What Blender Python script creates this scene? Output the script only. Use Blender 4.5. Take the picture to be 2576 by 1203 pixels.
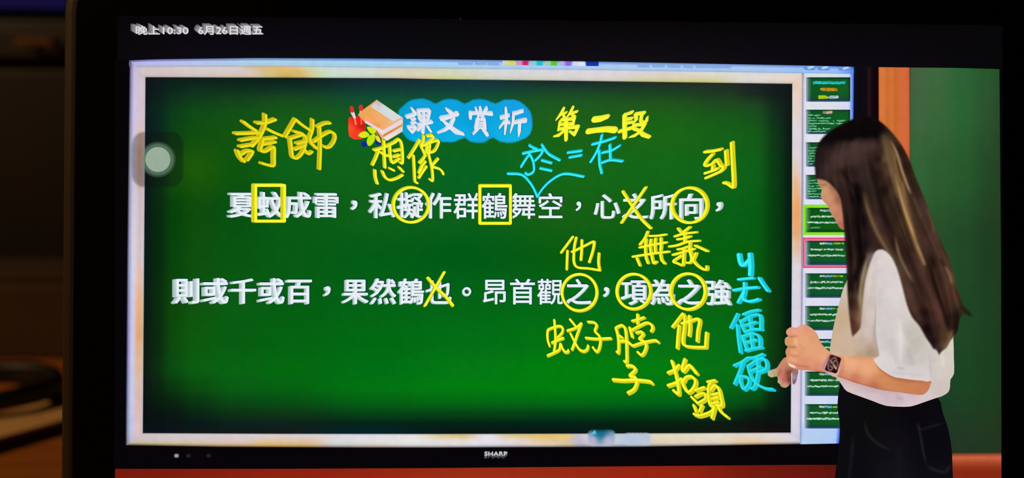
import bpy, math, random
import numpy as np
from mathutils import Matrix, Vector
from mathutils.geometry import delaunay_2d_cdt

random.seed(7); np.random.seed(7)
SC = bpy.context.scene
for o in list(bpy.data.objects): bpy.data.objects.remove(o)

# ------------------------------------------------------------------ camera, world, light, exposure
W, H, F = 2576.0, 1203.0, 2760.0          # photograph frame and focal length in its pixels
S = 1e-4                                  # metres of tablet surface per photograph pixel
PA, PB, PC = -5.57953e-3, -2.89316e-2, 5.16462e-3   # how the tablet is turned towards the lens
def _rot(a, b, c):
    Rx = np.array([[1,0,0],[0,math.cos(a),-math.sin(a)],[0,math.sin(a),math.cos(a)]])
    Ry = np.array([[math.cos(b),0,math.sin(b)],[0,1,0],[-math.sin(b),0,math.cos(b)]])
    Rz = np.array([[math.cos(c),-math.sin(c),0],[math.sin(c),math.cos(c),0],[0,0,1]])
    return Rx @ Ry @ Rz
RM = _rot(PA, PB, PC)
BASE_Y = 1130.0                            # tablet's lower edge below the lens axis, in surface pixels
CX = 131.0                                 # tablet's middle, in surface pixels
LEAN = math.radians(-8.0)                  # the tablet leans back a little
def t2b(p):                                # tablet frame (right, down, away) -> blender local (x, y away, z up)
    return Vector(((p[0]-CX)*S, p[2]*S, (BASE_Y-p[1])*S))
ROOT_M = Matrix.Translation((0.0, 0.0, 0.0)) @ Matrix.Rotation(LEAN, 4, 'X')
cam_t = -RM.T @ np.array([0, 0, F])
def dirb(v): return Vector((v[0], v[2], -v[1]))
right, down, fwd = dirb(RM.T @ [1,0,0]), dirb(RM.T @ [0,1,0]), dirb(RM.T @ [0,0,1])
m = Matrix.Identity(4)
for i in range(3):
    m[i][0] = right[i]; m[i][1] = -down[i]; m[i][2] = -fwd[i]; m[i][3] = t2b(cam_t)[i]
CAM_M = ROOT_M @ m
cd = bpy.data.cameras.new('camera'); cam = bpy.data.objects.new('camera', cd)
SC.collection.objects.link(cam); cam.matrix_world = CAM_M
cd.sensor_width = 36.0; cd.lens = F/W*36.0; cd.clip_start = 0.01; cd.clip_end = 20
cd.dof.use_dof = True; cd.dof.focus_distance = F*S; cd.dof.aperture_fstop = 7.5
SC.camera = cam
wd = bpy.data.worlds.new('night_room'); SC.world = wd; wd.use_nodes = True
wd.node_tree.nodes['Background'].inputs[0].default_value = (0.9, 0.55, 0.35, 1)
wd.node_tree.nodes['Background'].inputs[1].default_value = 0.002
def area(name, loc, target, size, power, col):
    l = bpy.data.lights.new(name, 'AREA'); l.size = size; l.energy = power; l.color = col
    o = bpy.data.objects.new(name, l); SC.collection.objects.link(o); o.location = loc
    o.rotation_euler = (Vector(target)-Vector(loc)).to_track_quat('-Z', 'Y').to_euler()
    return o
area('desk_lamp_light', (-0.75, -0.05, 0.55), (-0.30, 0.25, 0.0), 0.12, 1.8, (1.0, 0.62, 0.27))
SC.view_settings.view_transform = 'Standard'; SC.view_settings.look = 'None'
SC.view_settings.exposure = 0.0; SC.view_settings.gamma = 1.0
SC.view_settings.use_curve_mapping = False

# ------------------------------------------------------------------ helpers
def lin(c):
    c = np.asarray(c, float)/255.0
    return np.where(c <= 0.04045, c/12.92, ((c+0.055)/1.055)**2.4)
def mat_picture(alpha=False):
    mt = bpy.data.materials.new('screen_picture_soft' if alpha else 'screen_picture'); mt.use_nodes = True
    n, L = mt.node_tree.nodes, mt.node_tree.links; n.clear()
    out = n.new('ShaderNodeOutputMaterial'); em = n.new('ShaderNodeEmission')
    at = n.new('ShaderNodeAttribute'); at.attribute_name = 'Col'
    tc = n.new('ShaderNodeTexCoord'); nz = n.new('ShaderNodeTexNoise'); nz.inputs['Scale'].default_value = 420
    nz.inputs['Detail'].default_value = 3
    mr = n.new('ShaderNodeMapRange'); mr.inputs[1].default_value = .25; mr.inputs[2].default_value = .75
    mr.inputs[3].default_value = .955; mr.inputs[4].default_value = 1.045
    mx = n.new('ShaderNodeVectorMath'); mx.operation = 'SCALE'
    L.new(tc.outputs['Object'], nz.inputs['Vector']); L.new(nz.outputs[0], mr.inputs[0])
    L.new(at.outputs['Color'], mx.inputs[0]); L.new(mr.outputs[0], mx.inputs['Scale'])
    L.new(mx.outputs[0], em.inputs['Color'])
    if alpha:
        mt.blend_method = 'BLEND' if hasattr(mt, 'blend_method') else None
        tr = n.new('ShaderNodeBsdfTransparent'); ms = n.new('ShaderNodeMixShader')
        L.new(at.outputs['Alpha'], ms.inputs[0]); L.new(tr.outputs[0], ms.inputs[1]); L.new(em.outputs[0], ms.inputs[2])
        L.new(ms.outputs[0], out.inputs[0])
    else:
        L.new(em.outputs[0], out.inputs[0])
    return mt
PIC, SOFT = mat_picture(), mat_picture(True)
def pbr(name, col, rough=.5, metal=0, noise=0, scale=30, bump=0, stretch=None):
    mt = bpy.data.materials.new(name); mt.use_nodes = True
    n, L = mt.node_tree.nodes, mt.node_tree.links; b = n['Principled BSDF']
    b.inputs['Roughness'].default_value = rough; b.inputs['Metallic'].default_value = metal
    c = lin(col)
    tc = n.new('ShaderNodeTexCoord'); mp = n.new('ShaderNodeMapping'); nz = n.new('ShaderNodeTexNoise')
    if stretch: mp.inputs['Scale'].default_value = stretch
    nz.inputs['Scale'].default_value = scale; nz.inputs['Detail'].default_value = 5
    cr = n.new('ShaderNodeValToRGB')
    cr.color_ramp.elements[0].position = .3; cr.color_ramp.elements[1].position = .7
    cr.color_ramp.elements[0].color = (*(c*(1-noise)), 1); cr.color_ramp.elements[1].color = (*(c*(1+noise)), 1)
    L.new(tc.outputs['Object'], mp.inputs[0]); L.new(mp.outputs[0], nz.inputs['Vector'])
    L.new(nz.outputs[0], cr.inputs[0]); L.new(cr.outputs[0], b.inputs['Base Color'])
    if bump:
        bp = n.new('ShaderNodeBump'); bp.inputs['Strength'].default_value = bump; bp.inputs['Distance'].default_value = .001
        L.new(nz.outputs[0], bp.inputs['Height']); L.new(bp.outputs[0], b.inputs['Normal'])
    return mt

STEP = 0.1                                 # one layer of the picture = 0.1 surface pixel = 0.01 mm
FRONT = 1.0
def surf(P, L):
    """photograph pixel(s) -> point on the tablet's flat front, layer L, tablet-local metres"""
    P = np.atleast_2d(np.asarray(P, float)); zt = -(FRONT + L*STEP)
    d = np.c_[P[:,0]-W/2, P[:,1]-H/2, np.full(len(P), F)] @ RM      # = RM.T @ d
    t = (zt - cam_t[2])/d[:,2]
    q = cam_t + d*t[:,None]
    return np.c_[(q[:,0]-CX)*S, q[:,2]*S, (BASE_Y-q[:,1])*S]

class Build:
    """collects flat pieces of the picture, becomes ONE mesh object"""
    def __init__(s): s.v=[]; s.f=[]; s.c=[]; s.n=0; s.soft=False
    def add(s, P, faces, col, L, alpha=None):
        P = np.asarray(P, float)
        col = np.asarray(col, float)
        if col.ndim == 1: col = np.tile(col, (len(P),1))
        a = np.ones(len(P)) if alpha is None else np.broadcast_to(alpha, (len(P),))
        if alpha is not None: s.soft = True
        s.v.append(surf(P, L)); s.c.append(np.c_[lin(np.clip(col,0,255)), a])
        s.f += [tuple(int(i)+s.n for i in f) for f in faces]; s.n += len(P)
    def make(s, name, parent, label=None):
        me = bpy.data.meshes.new(name); me.from_pydata(np.vstack(s.v).tolist(), [], s.f)
        at = me.color_attributes.new('Col', 'FLOAT_COLOR', 'POINT')
        at.data.foreach_set('color', np.vstack(s.c).astype(np.float32).ravel())
        me.materials.append(SOFT if s.soft else PIC); me.update()
        o = bpy.data.objects.new(name, me); SC.collection.objects.link(o); o.parent = parent
        if label: o['label'] = label
        return o

def smooth(P, n=6, closed=False):
    P = [np.array(p, float) for p in P]
    if len(P) < 3: return np.array(P)
    out = []
    Q = [P[-1]]+P+[P[0],P[1]] if closed else [2*P[0]-P[1]]+P+[2*P[-1]-P[-2]]
    m_ = len(P) if closed else len(P)-1
    for i in range(m_):
        a,b,c,d = Q[i],Q[i+1],Q[i+2],Q[i+3]
        for k in range(n):
            t = k/n
            out.append(.5*((2*b)+(c-a)*t+(2*a-5*b+4*c-d)*t*t+(3*b-a-3*c+d)*t**3))
    if not closed: out.append(P[-1])
    return np.array(out)
def parse(s, x0=0, y0=0, sc=1.0):
    out = []
    for st in s.split(';'):
        st = st.strip()
        if not st: continue
        pts = []
        for p in st.split():
            q = [float(t) for t in p.split(',')]
            pts.append([x0+q[0]/sc, y0+q[1]/sc] + ([q[2]/sc] if len(q) > 2 else []))
        out.append(pts)
    return out
NC = 10
def stroke_geo(pts, w):
    """round-ended flat pen stroke: quads along the line and a disc at each point"""
    pts = np.asarray(pts, float)
    ws = pts[:,2] if pts.shape[1] > 2 else np.full(len(pts), w)
    P = pts[:,:2]; V=[]; Fc=[]; n=0
    for i in range(len(P)-1):
        d = P[i+1]-P[i]; l = np.hypot(*d)
        if l < 1e-6: continue
        nn = np.array([-d[1], d[0]])/l
        V += [P[i]+nn*ws[i]/2, P[i]-nn*ws[i]/2, P[i+1]-nn*ws[i+1]/2, P[i+1]+nn*ws[i+1]/2]
        Fc.append((n,n+1,n+2,n+3)); n += 4
    for i in range(len(P)):
        for k in range(NC):
            a = 2*math.pi*k/NC; V.append(P[i]+ws[i]/2*np.array([math.cos(a), math.sin(a)]))
        Fc.append(tuple(range(n,n+NC))); n += NC
    return np.array(V), Fc
ZC = np.array([1300.0, 600.0]); ZK = 0.0142
def zoomed(P, t): return ZC + (np.asarray(P)-ZC)*(1+ZK*t)
def written(b, strokes, w, core, side, halo, L, cut=1.0, sharp=False):
    w = w-1.1 if not sharp or len(strokes[0]) > 40 else w
    """pen writing: dark rim, darker outward smear, bright face"""
    for st in strokes:
        st = np.array(st, float)
        if not sharp: st = smooth(st, 5)
        if st.shape[1] > 2:
            st[:,2] = np.maximum(st[:,2], .8)
            big = st.copy(); big[:,2] += 3.2; thin = st.copy(); thin[:,2] = np.maximum(thin[:,2]-cut, .8)
        else: big = thin = st
        V, Fc = stroke_geo(big, w+3.2); b.add(V, Fc, halo, L)
        mid = st[:,:2].mean(0); mag = np.hypot(*(mid-ZC))*ZK
        V, Fc = stroke_geo(st, w)
        if mag > 1.2:
            for t in ((-.42,0,.42) if mag < 7 else (-.42,-.14,.14,.42)):
                b.add(zoomed(V, t), Fc, side, L+1)
        else: b.add(V, Fc, side, L+1)
        V, Fc = stroke_geo(thin, w-cut); b.add(zoomed(V, -.42 if mag > 1.2 else 0), Fc, core, L+2)

def poly_mesh(outline, cell):
    """fill an outline (px) with a fine even net of points"""
    O = np.asarray(outline, float); E = []
    for i in range(len(O)):
        a, b = O[i], O[(i+1)%len(O)]; k = max(1, int(np.hypot(*(b-a))/cell))
        for j in range(k): E.append(a+(b-a)*j/k)
    E = np.array(E)
    x0,y0 = O.min(0); x1,y1 = O.max(0)
    gx, gy = np.meshgrid(np.arange(x0, x1, cell), np.arange(y0, y1, cell*.9))
    gx = gx + (np.arange(gx.shape[0])%2)[:,None]*cell/2
    G = np.c_[gx.ravel(), gy.ravel()]
    G = G[inside(G, O)]
    if len(G):
        dd = edge_dist(G, E); G = G[dd > cell*.55]
    P = np.vstack([E, G]); nE = len(E)
    r = delaunay_2d_cdt([Vector(p) for p in P], [(i,(i+1)%nE) for i in range(nE)], [], 1, 1e-5)
    return np.array([tuple(v) for v in r[0]]), [tuple(f) for f in r[2]]
def inside(G, O):
    c = np.zeros(len(G), bool); n = len(O); j = n-1
    for i in range(n):
        xi,yi = O[i]; xj,yj = O[j]
        if yi != yj:
            k = ((yi > G[:,1]) != (yj > G[:,1])) & (G[:,0] < (xj-xi)*(G[:,1]-yi)/(yj-yi)+xi)
            c ^= k
        j = i
    return c
def edge_dist(G, E):
    d = np.full(len(G), 1e9)
    for i in range(0, len(E)): d = np.minimum(d, np.hypot(G[:,0]-E[i,0], G[:,1]-E[i,1]))
    return d
def seg_dist(G, P):
    d = np.full(len(G), 1e9); u = np.zeros(len(G)); n = max(1, len(P)-1)
    for i in range(len(P)-1):
        a, b = P[i][:2], P[i+1][:2]; v = b-a; l = (v@v)+1e-9
        t = np.clip(((G-a)@v)/l, 0, 1); q = a+t[:,None]*v
        e = np.hypot(G[:,0]-q[:,0], G[:,1]-q[:,1]); m_ = e < d
        d[m_] = e[m_]; u[m_] = (i+t[m_])/n
    return d, u
def idw(G, pts, p=3.0):
    A = np.array([q[:2] for q in pts], float); C = np.array([q[2] for q in pts], float)
    d = np.hypot(G[:,None,0]-A[None,:,0], G[:,None,1]-A[None,:,1])+4.0
    w = d**-p; w /= w.sum(1, keepdims=True)
    return w @ C
def brush(G, C, path, width, col, k=1.0, n=4):
    P = smooth(path, n) if len(path) > 2 else np.array(path, float)
    x0,y0 = P.min(0)-width*2.6; x1,y1 = P.max(0)+width*2.6
    m_ = (G[:,0]>x0)&(G[:,0]<x1)&(G[:,1]>y0)&(G[:,1]<y1)
    if not m_.any(): return
    d, u = seg_dist(G[m_], P); tp = np.clip(np.minimum(u, 1-u)/.22, 0, 1)**.7 if len(path) > 2 and 2.1 < width < 9 else 1.0
    a = (np.exp(-(d/width)**2)*k*tp)[:,None]
    C[m_] = C[m_]*(1-a)+np.array(col, float)*a
def painted(b, outline, cell, base, brushes, L, feather=0, sm=5, jitter=0):
    O = smooth(outline, sm, True) if sm else np.array(outline, float)
    P, Fc = poly_mesh(O, cell); C = idw(P, base)
    for br in brushes: brush(P, C, *br)
    if jitter: C += np.random.normal(0, jitter, (len(C),1))
    al = None
    if feather:
        E = []
        for i in range(len(O)):
            a, c = O[i], O[(i+1)%len(O)]; k = max(1, int(np.hypot(*(c-a))/2))
            for j in range(k): E.append(a+(c-a)*j/k)
        al = np.clip(edge_dist(P, np.array(E))/feather, 0, 1)
    b.add(P, Fc, C, L, al)
def grid(b, top, bot, left, rightp, nx, ny, us, vs, table, L):
    """a strip of picture between a top and a bottom line, colours from a small table"""
    top, bot, left, rightp = [np.array(q, float) for q in (top, bot, left, rightp)]
    table = np.array(table, float); us = np.array(us, float); vs = np.array(vs, float)
    P=[]; C=[]
    for j in range(ny+1):
        v = j/ny
        for i in range(nx+1):
            u = i/nx
            yl = left[0,1]+(left[-1,1]-left[0,1])*v
            x = np.interp(v, np.linspace(0,1,len(left)), left[:,0])*(1-u)+np.interp(v, np.linspace(0,1,len(rightp)), rightp[:,0])*u
            y = np.interp(x, top[:,0], top[:,1])*(1-v)+np.interp(x, bot[:,0], bot[:,1])*v
            P.append((x,y))
            iu = min(max(np.searchsorted(us, u)-1, 0), len(us)-2); iv = min(max(np.searchsorted(vs, v)-1, 0), len(vs)-2)
            a = np.clip((u-us[iu])/(us[iu+1]-us[iu]),0,1); c = np.clip((v-vs[iv])/(vs[iv+1]-vs[iv]),0,1)
            a = a*a*(3-2*a); c = c*c*(3-2*c)
            C.append((table[iv,iu]*(1-a)+table[iv,iu+1]*a)*(1-c)+(table[iv+1,iu]*(1-a)+table[iv+1,iu+1]*a)*c)
    Fc = [(j*(nx+1)+i, j*(nx+1)+i+1, (j+1)*(nx+1)+i+1, (j+1)*(nx+1)+i) for j in range(ny) for i in range(nx)]
    b.add(P, Fc, C, L)
def rect(b, x0, y0, x1, y1, col, L, **k): b.add([(x0,y0),(x1,y0),(x1,y1),(x0,y1)], [(0,1,2,3)], col, L, **k)

_gl = {}
def glyph(ch, off=0.0):
    if (ch, off) not in _gl:
        cu = bpy.data.curves.new('tmp', 'FONT'); cu.body = ch; cu.offset = off; cu.resolution_u = 3
        o = bpy.data.objects.new('tmp', cu); SC.collection.objects.link(o)
        me = o.evaluated_get(bpy.context.evaluated_depsgraph_get()).to_mesh()
        V = np.array([v.co[:2] for v in me.vertices]); Fc = [tuple(p.vertices) for p in me.polygons]
        bpy.data.objects.remove(o); bpy.data.curves.remove(cu); _gl[(ch,off)] = (V, Fc)
    return _gl[(ch, off)]
def printed(b, ch, cx, cy, em, L, core=(232,240,246), side=(158,182,180), halo=(2,52,62), bold=.8):
    V, Fc = glyph(ch)
    if ch in '，。':                      # set in the middle of its square
        V = V-(V.min(0)+V.max(0))/2+np.array([.5,.38])
    P = np.c_[cx+(V[:,0]-.5)*em, cy-(V[:,1]-.38)*em]
    def fat(Q, r, n, c, LL):
        for k in range(n):
            a = 2*math.pi*(k+.5)/n; b.add(Q+r*np.array([math.cos(a), math.sin(a)]), Fc, c, LL)
        b.add(Q, Fc, c, LL)
    fat(P+np.array([.9,-1.0]), 2.1, 6, halo, L)
    mag = math.hypot(cx-ZC[0], cy-ZC[1])*ZK
    if mag > 2.5:
        for t in np.linspace(.92, .12, max(3, int(mag/1.3))): fat(zoomed(P, t), bold*.9, 4, np.array(side)*t+np.array((206,220,226.))*(1-t), L+1+.9*(1-t))
    fat(P, bold, 6, core, L+2)
def text_fit(b, body, x0, x1, y0, y1, L, core, side, off=.0):
    V, Fc = glyph(body); lo, hi = V.min(0), V.max(0)
    P = np.c_[x0+(V[:,0]-lo[0])/(hi[0]-lo[0])*(x1-x0), y1-(V[:,1]-lo[1])/(hi[1]-lo[1])*(y1-y0)]
    if side is not None:
        for t in np.linspace(1.0, .08, 16): b.add(zoomed(P, t), Fc, np.array(side)*(1.12-.5*t*t), L+.9*(1-t))
    for dx, dy in ((.5,0),(-.5,0),(0,.5),(0,-.5)): b.add(P+np.array([dx,dy]), Fc, core, L+1)

def mesh_obj(name, V, Fc, mt, parent=None, smooth_=False, bevel=0):
    me = bpy.data.meshes.new(name); me.from_pydata([tuple(v) for v in V], [], Fc); me.materials.append(mt); me.update()
    if smooth_: me.polygons.foreach_set('use_smooth', [True]*len(me.polygons))
    o = bpy.data.objects.new(name, me); SC.collection.objects.link(o); o.parent = parent
    if bevel:
        md = o.modifiers.new('edge', 'BEVEL'); md.width = bevel; md.segments = 3
    return o
def box(name, c, s, mt, parent=None, bevel=0, rz=0):
    x,y,z = [q/2 for q in s]; V=[(a*x,b_*y,d*z) for a in (-1,1) for b_ in (-1,1) for d in (-1,1)]
    Fc=[(0,1,3,2),(4,6,7,5),(0,4,5,1),(2,3,7,6),(0,2,6,4),(1,5,7,3)]
    ca, sa = math.cos(rz), math.sin(rz)
    V=[(c[0]+v[0]*ca-v[1]*sa, c[1]+v[0]*sa+v[1]*ca, c[2]+v[2]) for v in V]
    return mesh_obj(name, V, Fc, mt, parent, bevel=bevel)
def empty(name, loc, label, cat):
    o = bpy.data.objects.new(name, None); SC.collection.objects.link(o); o.location = loc
    o.empty_display_size = .02; o['label'] = label; o['category'] = cat; return o
def tube(name, path, r, mt, parent=None, n=10, closed=False):
    P = [Vector(p) for p in path]; V=[]; Fc=[]; k=len(P)
    for i,p in enumerate(P):
        t = (P[(i+1)%k]-P[i-1]) if (closed or 0<i<k-1) else (P[1]-P[0] if i==0 else P[-1]-P[-2])
        t.normalize(); u = t.cross(Vector((0,0,1))); u = u if u.length>1e-4 else Vector((1,0,0)); u.normalize(); w = u.cross(t)
        for j in range(n):
            a = 2*math.pi*j/n; V.append(p+u*math.cos(a)*r+w*math.sin(a)*r)
    for i in range(k if closed else k-1):
        for j in range(n):
            a,b_ = i*n, ((i+1)%k)*n; Fc.append((a+j, a+(j+1)%n, b_+(j+1)%n, b_+j))
    if not closed: Fc += [tuple(range(n))[::-1], tuple(range((k-1)*n, k*n))]
    return mesh_obj(name, V, Fc, mt, parent, True)
def rr(x0,y0,x1,y1,r,n=8):
    out=[]
    for cx,cy,a0 in ((x1-r,y0+r,-90),(x1-r,y1-r,0),(x0+r,y1-r,90),(x0+r,y0+r,180)):
        for k in range(n+1):
            a=math.radians(a0+90*k/n); out.append((cx+r*math.cos(a), cy+r*math.sin(a)))
    return out

# ------------------------------------------------------------------ room and desk behind the tablet
def ray(px, py):
    d = CAM_M.to_3x3() @ Vector(((px-W/2)/F, -(py-H/2)/F, -1.0)); return CAM_M.translation.copy(), d
def on_z(px, py, z):
    o, d = ray(px, py); return o+d*((z-o.z)/d.z)
def on_y(px, py, y):
    o, d = ray(px, py); return o+d*((y-o.y)/d.y)
M_wood = pbr('desk_wood', (190,110,34), .55, 0, .25, 18, .2, (1,14,1))
M_wall = pbr('dark_wall_paint', (60,42,36), .9, 0, .2, 8)
M_cab = pbr('dark_cabinet_wood', (26,14,12), .55, 0, .4, 9, .1, (10,1,1))
M_brass = pbr('dull_brass', (112,66,22), .7, .1, .1)
M_card = pbr('brown_cardboard', (76,56,38), .85, 0, .2, 22)
M_black = pbr('black_rubber', (14,13,16), .5, 0, .1)
M_paper = pbr('tan_paper', (245,196,134), .8, 0, .08, 60)
M_undershade = pbr('painted_undershade', (20,12,10), .6, 0, .1)
WALL_Y = 0.62
wb = box('wall_back', (0.2, WALL_Y+.025, 0.35), (2.6, .05, 1.6), M_wall); wb['kind'] = 'structure'
fl = box('floor', (0.2, -.1, -.76), (2.6, 1.9, .04), M_wall); fl['kind'] = 'structure'
desk = empty('desk', (0.1, .1, -.74), 'orange-brown wooden desk the tablet stands on', 'desk')
box('desk_top', (0.0, 0.1, .725), (1.9, .8, .03), M_wood, desk, .004)
for sx in (-.88, .88):
    for sy in (-.26, .46): box('leg', (sx, sy, .355), (.05,.05,.71), M_wood, desk, .004)

cabp = on_y(70, 380, .50)
cab = empty('cabinet', (cabp.x-.12, .53, 0.0), 'dark brown wooden cabinet at the back of the desk, left of the tablet', 'cabinet')
top_z = on_y(70, 44, .46).z
box('body', (0,0,top_z/2), (.52,.14,top_z), M_cab, cab, .004)
hz = on_y(92, 108, .45); cx_ = cab.location.x
dr1 = box('door', (.0,-.074,(hz.z-.014)*.5), (.50,.012,hz.z-.018), M_cab, cab, .003)
dr2 = box('drawer', (.0,-.074,hz.z), (.50,.012,.021), M_cab, cab, .003)
hx0, hx1 = on_y(42,108,.44).x-cx_, on_y(140,108,.44).x-cx_
box('handle', ((hx0+hx1)/2,-.092,hz.z), (hx1-hx0,.005,.0055), M_brass, dr2, .0018)
for hx in (hx0+.004, hx1-.004): box('handle_post', (hx,-.0845,hz.z), (.004,.012,.004), M_brass, dr2, .001)
# monitor on the cabinet, only its dim blue screen is seen
mo = empty('monitor', (cx_-.02, .50, top_z+.0012), 'small screen glowing dim blue on top of the dark cabinet', 'monitor')
M_blue = bpy.data.materials.new('dim_blue_screen'); M_blue.use_nodes = True
nn_ = M_blue.node_tree.nodes; pb = nn_['Principled BSDF']; pb.inputs['Base Color'].default_value=(0,0,0,1)
pb.inputs['Emission Color'].default_value=(*lin((20,15,56)),1); pb.inputs['Emission Strength'].default_value=1; pb.inputs['Specular IOR Level'].default_value=0
box('base', (0,0,.005), (.12,.09,.01), M_black, mo, .002); box('screen_frame', (0,-.01,.075), (.362,.02,.14), M_black, mo, .003)
box('screen', (0,-.0205,.0745), (.358,.001,.137), M_blue, mo)
# things on the desk
bp_ = on_z(70, 905, 0)
bxh = on_y(70, 715, bp_.y).z
cb = empty('cardboard_box', (bp_.x-.10, bp_.y+.045, 0), 'low brown cardboard box on the desk in front of the dark cabinet', 'box')
box('body', (0,0,bxh/2), (.36,.09,bxh), M_card, cb, .003)
box('flap', (0,-.01,bxh+.0025), (.34,.06,.003), M_card, cb, .001)
NZ = .006
p0, p1, p2 = on_z(0,1100,NZ), on_z(150,1058,NZ), on_z(0,1040,NZ)
dv = (p1-p0).normalized(); nv = Vector((-dv.y, dv.x, 0)); dep = (p2-p0).dot(nv); RZ = math.atan2(dv.y, dv.x)
cen = p0-dv*.0+nv*dep/2-dv*.02; ln = .26
nb = empty('notebook', (cen.x, cen.y, 0), 'thin tan notebook with its shaded front edge painted dark, lying on the desk beside the tablet', 'notebook')
box('shade_layer', (0,0,.0022), (ln+.004,dep+.004,.0044), M_undershade, nb, .0008, RZ); box('pages', (0,0,.0052), (ln,dep,.0016), M_paper, nb, .0004, RZ)  # dark layer under the pages: shade of the front edge put into its colour
CZ = .012
f0, f1, f2 = on_z(-8,938,CZ), on_z(-8,1030,CZ), on_z(128,985,CZ)
cyy = (f0.y+f1.y)/2; ry_ = (f0.y-f1.y)/2; rx_ = f2.x-f0.x
cbl = []
for k in range(150):
    a = 2*math.pi*k/60; q = .97+.05*math.sin(k*.21)
    cbl.append((rx_*q*math.cos(a), ry_*q*math.sin(a), .0036+.0022*(k/60)+.0005*math.sin(k*.5)))
cable = tube('coiled_cable', cbl, .0038, M_black, None, 8)
cable.location = (f0.x, cyy, .0062); cable['label'] = 'coil of black cable lying behind and on the tan notebook'; cable['category'] = 'cable'

# ------------------------------------------------------------------ the tablet
tab = empty('tablet', (0,0,0), 'black-fronted tablet standing on the desk, its bright screen playing a lesson video', 'tablet')
tab.rotation_euler = (LEAN, 0, 0)
M_case = pbr('dark_aluminium', (66,52,36), .65, .2, .05, 200)
M_glass = pbr('black_front_glass', (5,5,6), .35, 0, .1)
X0, X1, Y0, Y1 = -1128, 1390, -712, 1130
def loc(x, y, z): return ((x-CX)*S, z*S, (BASE_Y-y)*S)
def ringed(name, loops, mt, cap0=True, cap1=True, sm=True):
    V=[]; Fc=[]; n=len(loops[0][0])
    for ol, z in loops: V += [loc(x,y,z) for x,y in ol]
    for i in range(len(loops)-1):
        for k in range(n): Fc.append((i*n+k, i*n+(k+1)%n, (i+1)*n+(k+1)%n, (i+1)*n+k))
    if cap0: Fc.append(tuple(range(n))[::-1])
    if cap1: Fc.append(tuple(range((len(loops)-1)*n, len(loops)*n)))
    return mesh_obj(name, V, Fc, mt, tab, False)
def inset(d): return rr(X0+d, Y0+d, X1-d, Y1-d, 150-d)
ringed('case', [(inset(37), -.3),(inset(28), 1.5),(inset(14), 9),(inset(5),20),(inset(0),34),(inset(0),50),(inset(5),62),(inset(16),70),(inset(34),74)], M_case)
ringed('front_glass', [(inset(39), 2),(inset(38), -.2),(inset(40), -.8)], M_glass)
b = Build()                                # the lit but black screen area
DX0, DX1, DY0, DY1 = -986, 1249, -552, 1010
def s2p(x, y):                             # surface pixel -> photograph pixel
    q = RM @ np.array([x, y, -FRONT]) + np.array([0,0,F]); return (q[0]/q[2]*F+W/2, q[1]/q[2]*F+H/2)
tl, trr, bl, br_ = s2p(DX0,DY0), s2p(DX1,DY0), s2p(DX0,DY1), s2p(DX1,DY1)
dk = [(11,8,12),(14,12,19),(13,12,17),(17,14,19),(12,10,15),(8,7,9)]
grid(b, [tl,trr], [bl,br_], [tl,bl], [trr,br_], 24, 16, [0,.1,.35,.6,.85,1], [0,.06,.3,1],
     [[(8,6,8)]*6, dk, dk, [(8,7,9)]*6], 0)
b.make('display_panel', tab, 'black lit area of the screen')
b = Build(); V, Fc = stroke_geo(np.array([(1158,47),(1158.5,47)]), 6); b.add(V, Fc, (26,22,20), 1)
b.make('camera_lens', tab)
for body, x0, x1 in (('晚上10:30', 342, 474), ('6月26日週五', 499, 662)):
    b = Build(); text_fit(b, body, x0, x1, 65.5, 87.5, 4, (222,220,222), (132,130,134), .03)
    b.make('status_lettering', tab, 'small grey-white clock and date lettering' if x0 < 400 else 'small grey-white date lettering')

# studio behind the television, as the video shows it
b = Build()
grid(b, [(286,1178),(1100,1178),(2000,1170),(2130,1170)], [(280,1410),(2130,1410)], [(290,1178),(284,1400)], [(2130,1170),(2130,1400)], 40, 8,
     [0,.25,.5,.75,.9,1], [0,.12,1], [[(118,26,14),(140,32,16),(150,44,20),(148,36,18),(110,24,16),(90,20,14)]]+[[(122,28,14),(146,34,18),(158,48,22),(150,38,18),(112,26,16),(92,22,14)]]*2, 2)
b.make('studio_wall_base', tab, 'strip of orange-red wall under the television')
b = Build()
grid(b, [(2208,169),(2290,170)], [(2200,1410),(2290,1410)], [(2209,169),(2212,430),(2212,1400)], [(2289,170),(2291,430),(2291,1400)], 24, 24,
     [0,.04,.15,.3,.42,.55,.7,.85,.97,1], [0,.1,.3,1],
     [[(120,30,12),(214,116,60),(214,118,62),(202,108,50),(210,114,56),(200,104,46),(208,106,58),(212,104,62),(205,96,55),(90,90,50)]]*2+
     [[(110,24,10),(208,110,48),(212,114,50),(198,104,44),(208,110,46),(200,102,42),(206,104,46),(210,106,56),(200,96,50),(80,86,46)]]*2, 2)
b.make('wood_panel', tab, 'orange wooden upright beside the television')
b = Build()
grid(b, [(2288,170),(2400,171),(2516,174)], [(2288,1142),(2520,1142)], [(2290,170),(2291,1142)], [(2514,174),(2518,560),(2519,1142)], 24, 60,
     [0,.08,.3,.6,.85,1], [0,.1,.28,.45,.65,.8,1],
     [[(70,92,62),(68,98,66),(62,104,60),(44,98,54),(40,88,46),(38,80,44)],
      [(62,98,58),(64,100,64),(58,102,58),(44,98,52),(44,84,46),(42,74,42)],
      [(48,98,48),(50,98,54),(46,92,48),(40,88,44),(36,72,38),(38,66,36)],
      [(38,86,36),(42,86,42),(38,78,40),(34,72,38),(32,62,34),(34,60,30)],
      [(28,72,40),(30,74,40),(32,72,40),(32,70,38),(30,64,34),(32,60,30)],
      [(28,60,44),(30,62,44),(28,66,36),(28,68,34),(28,64,32),(30,60,28)],
      [(34,52,38),(34,54,40),(34,52,38),(36,54,36),(36,54,32),(36,52,30)]], 2)
b.make('chalkboard', tab, 'green chalkboard beside the orange upright')
b = Build()
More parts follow.
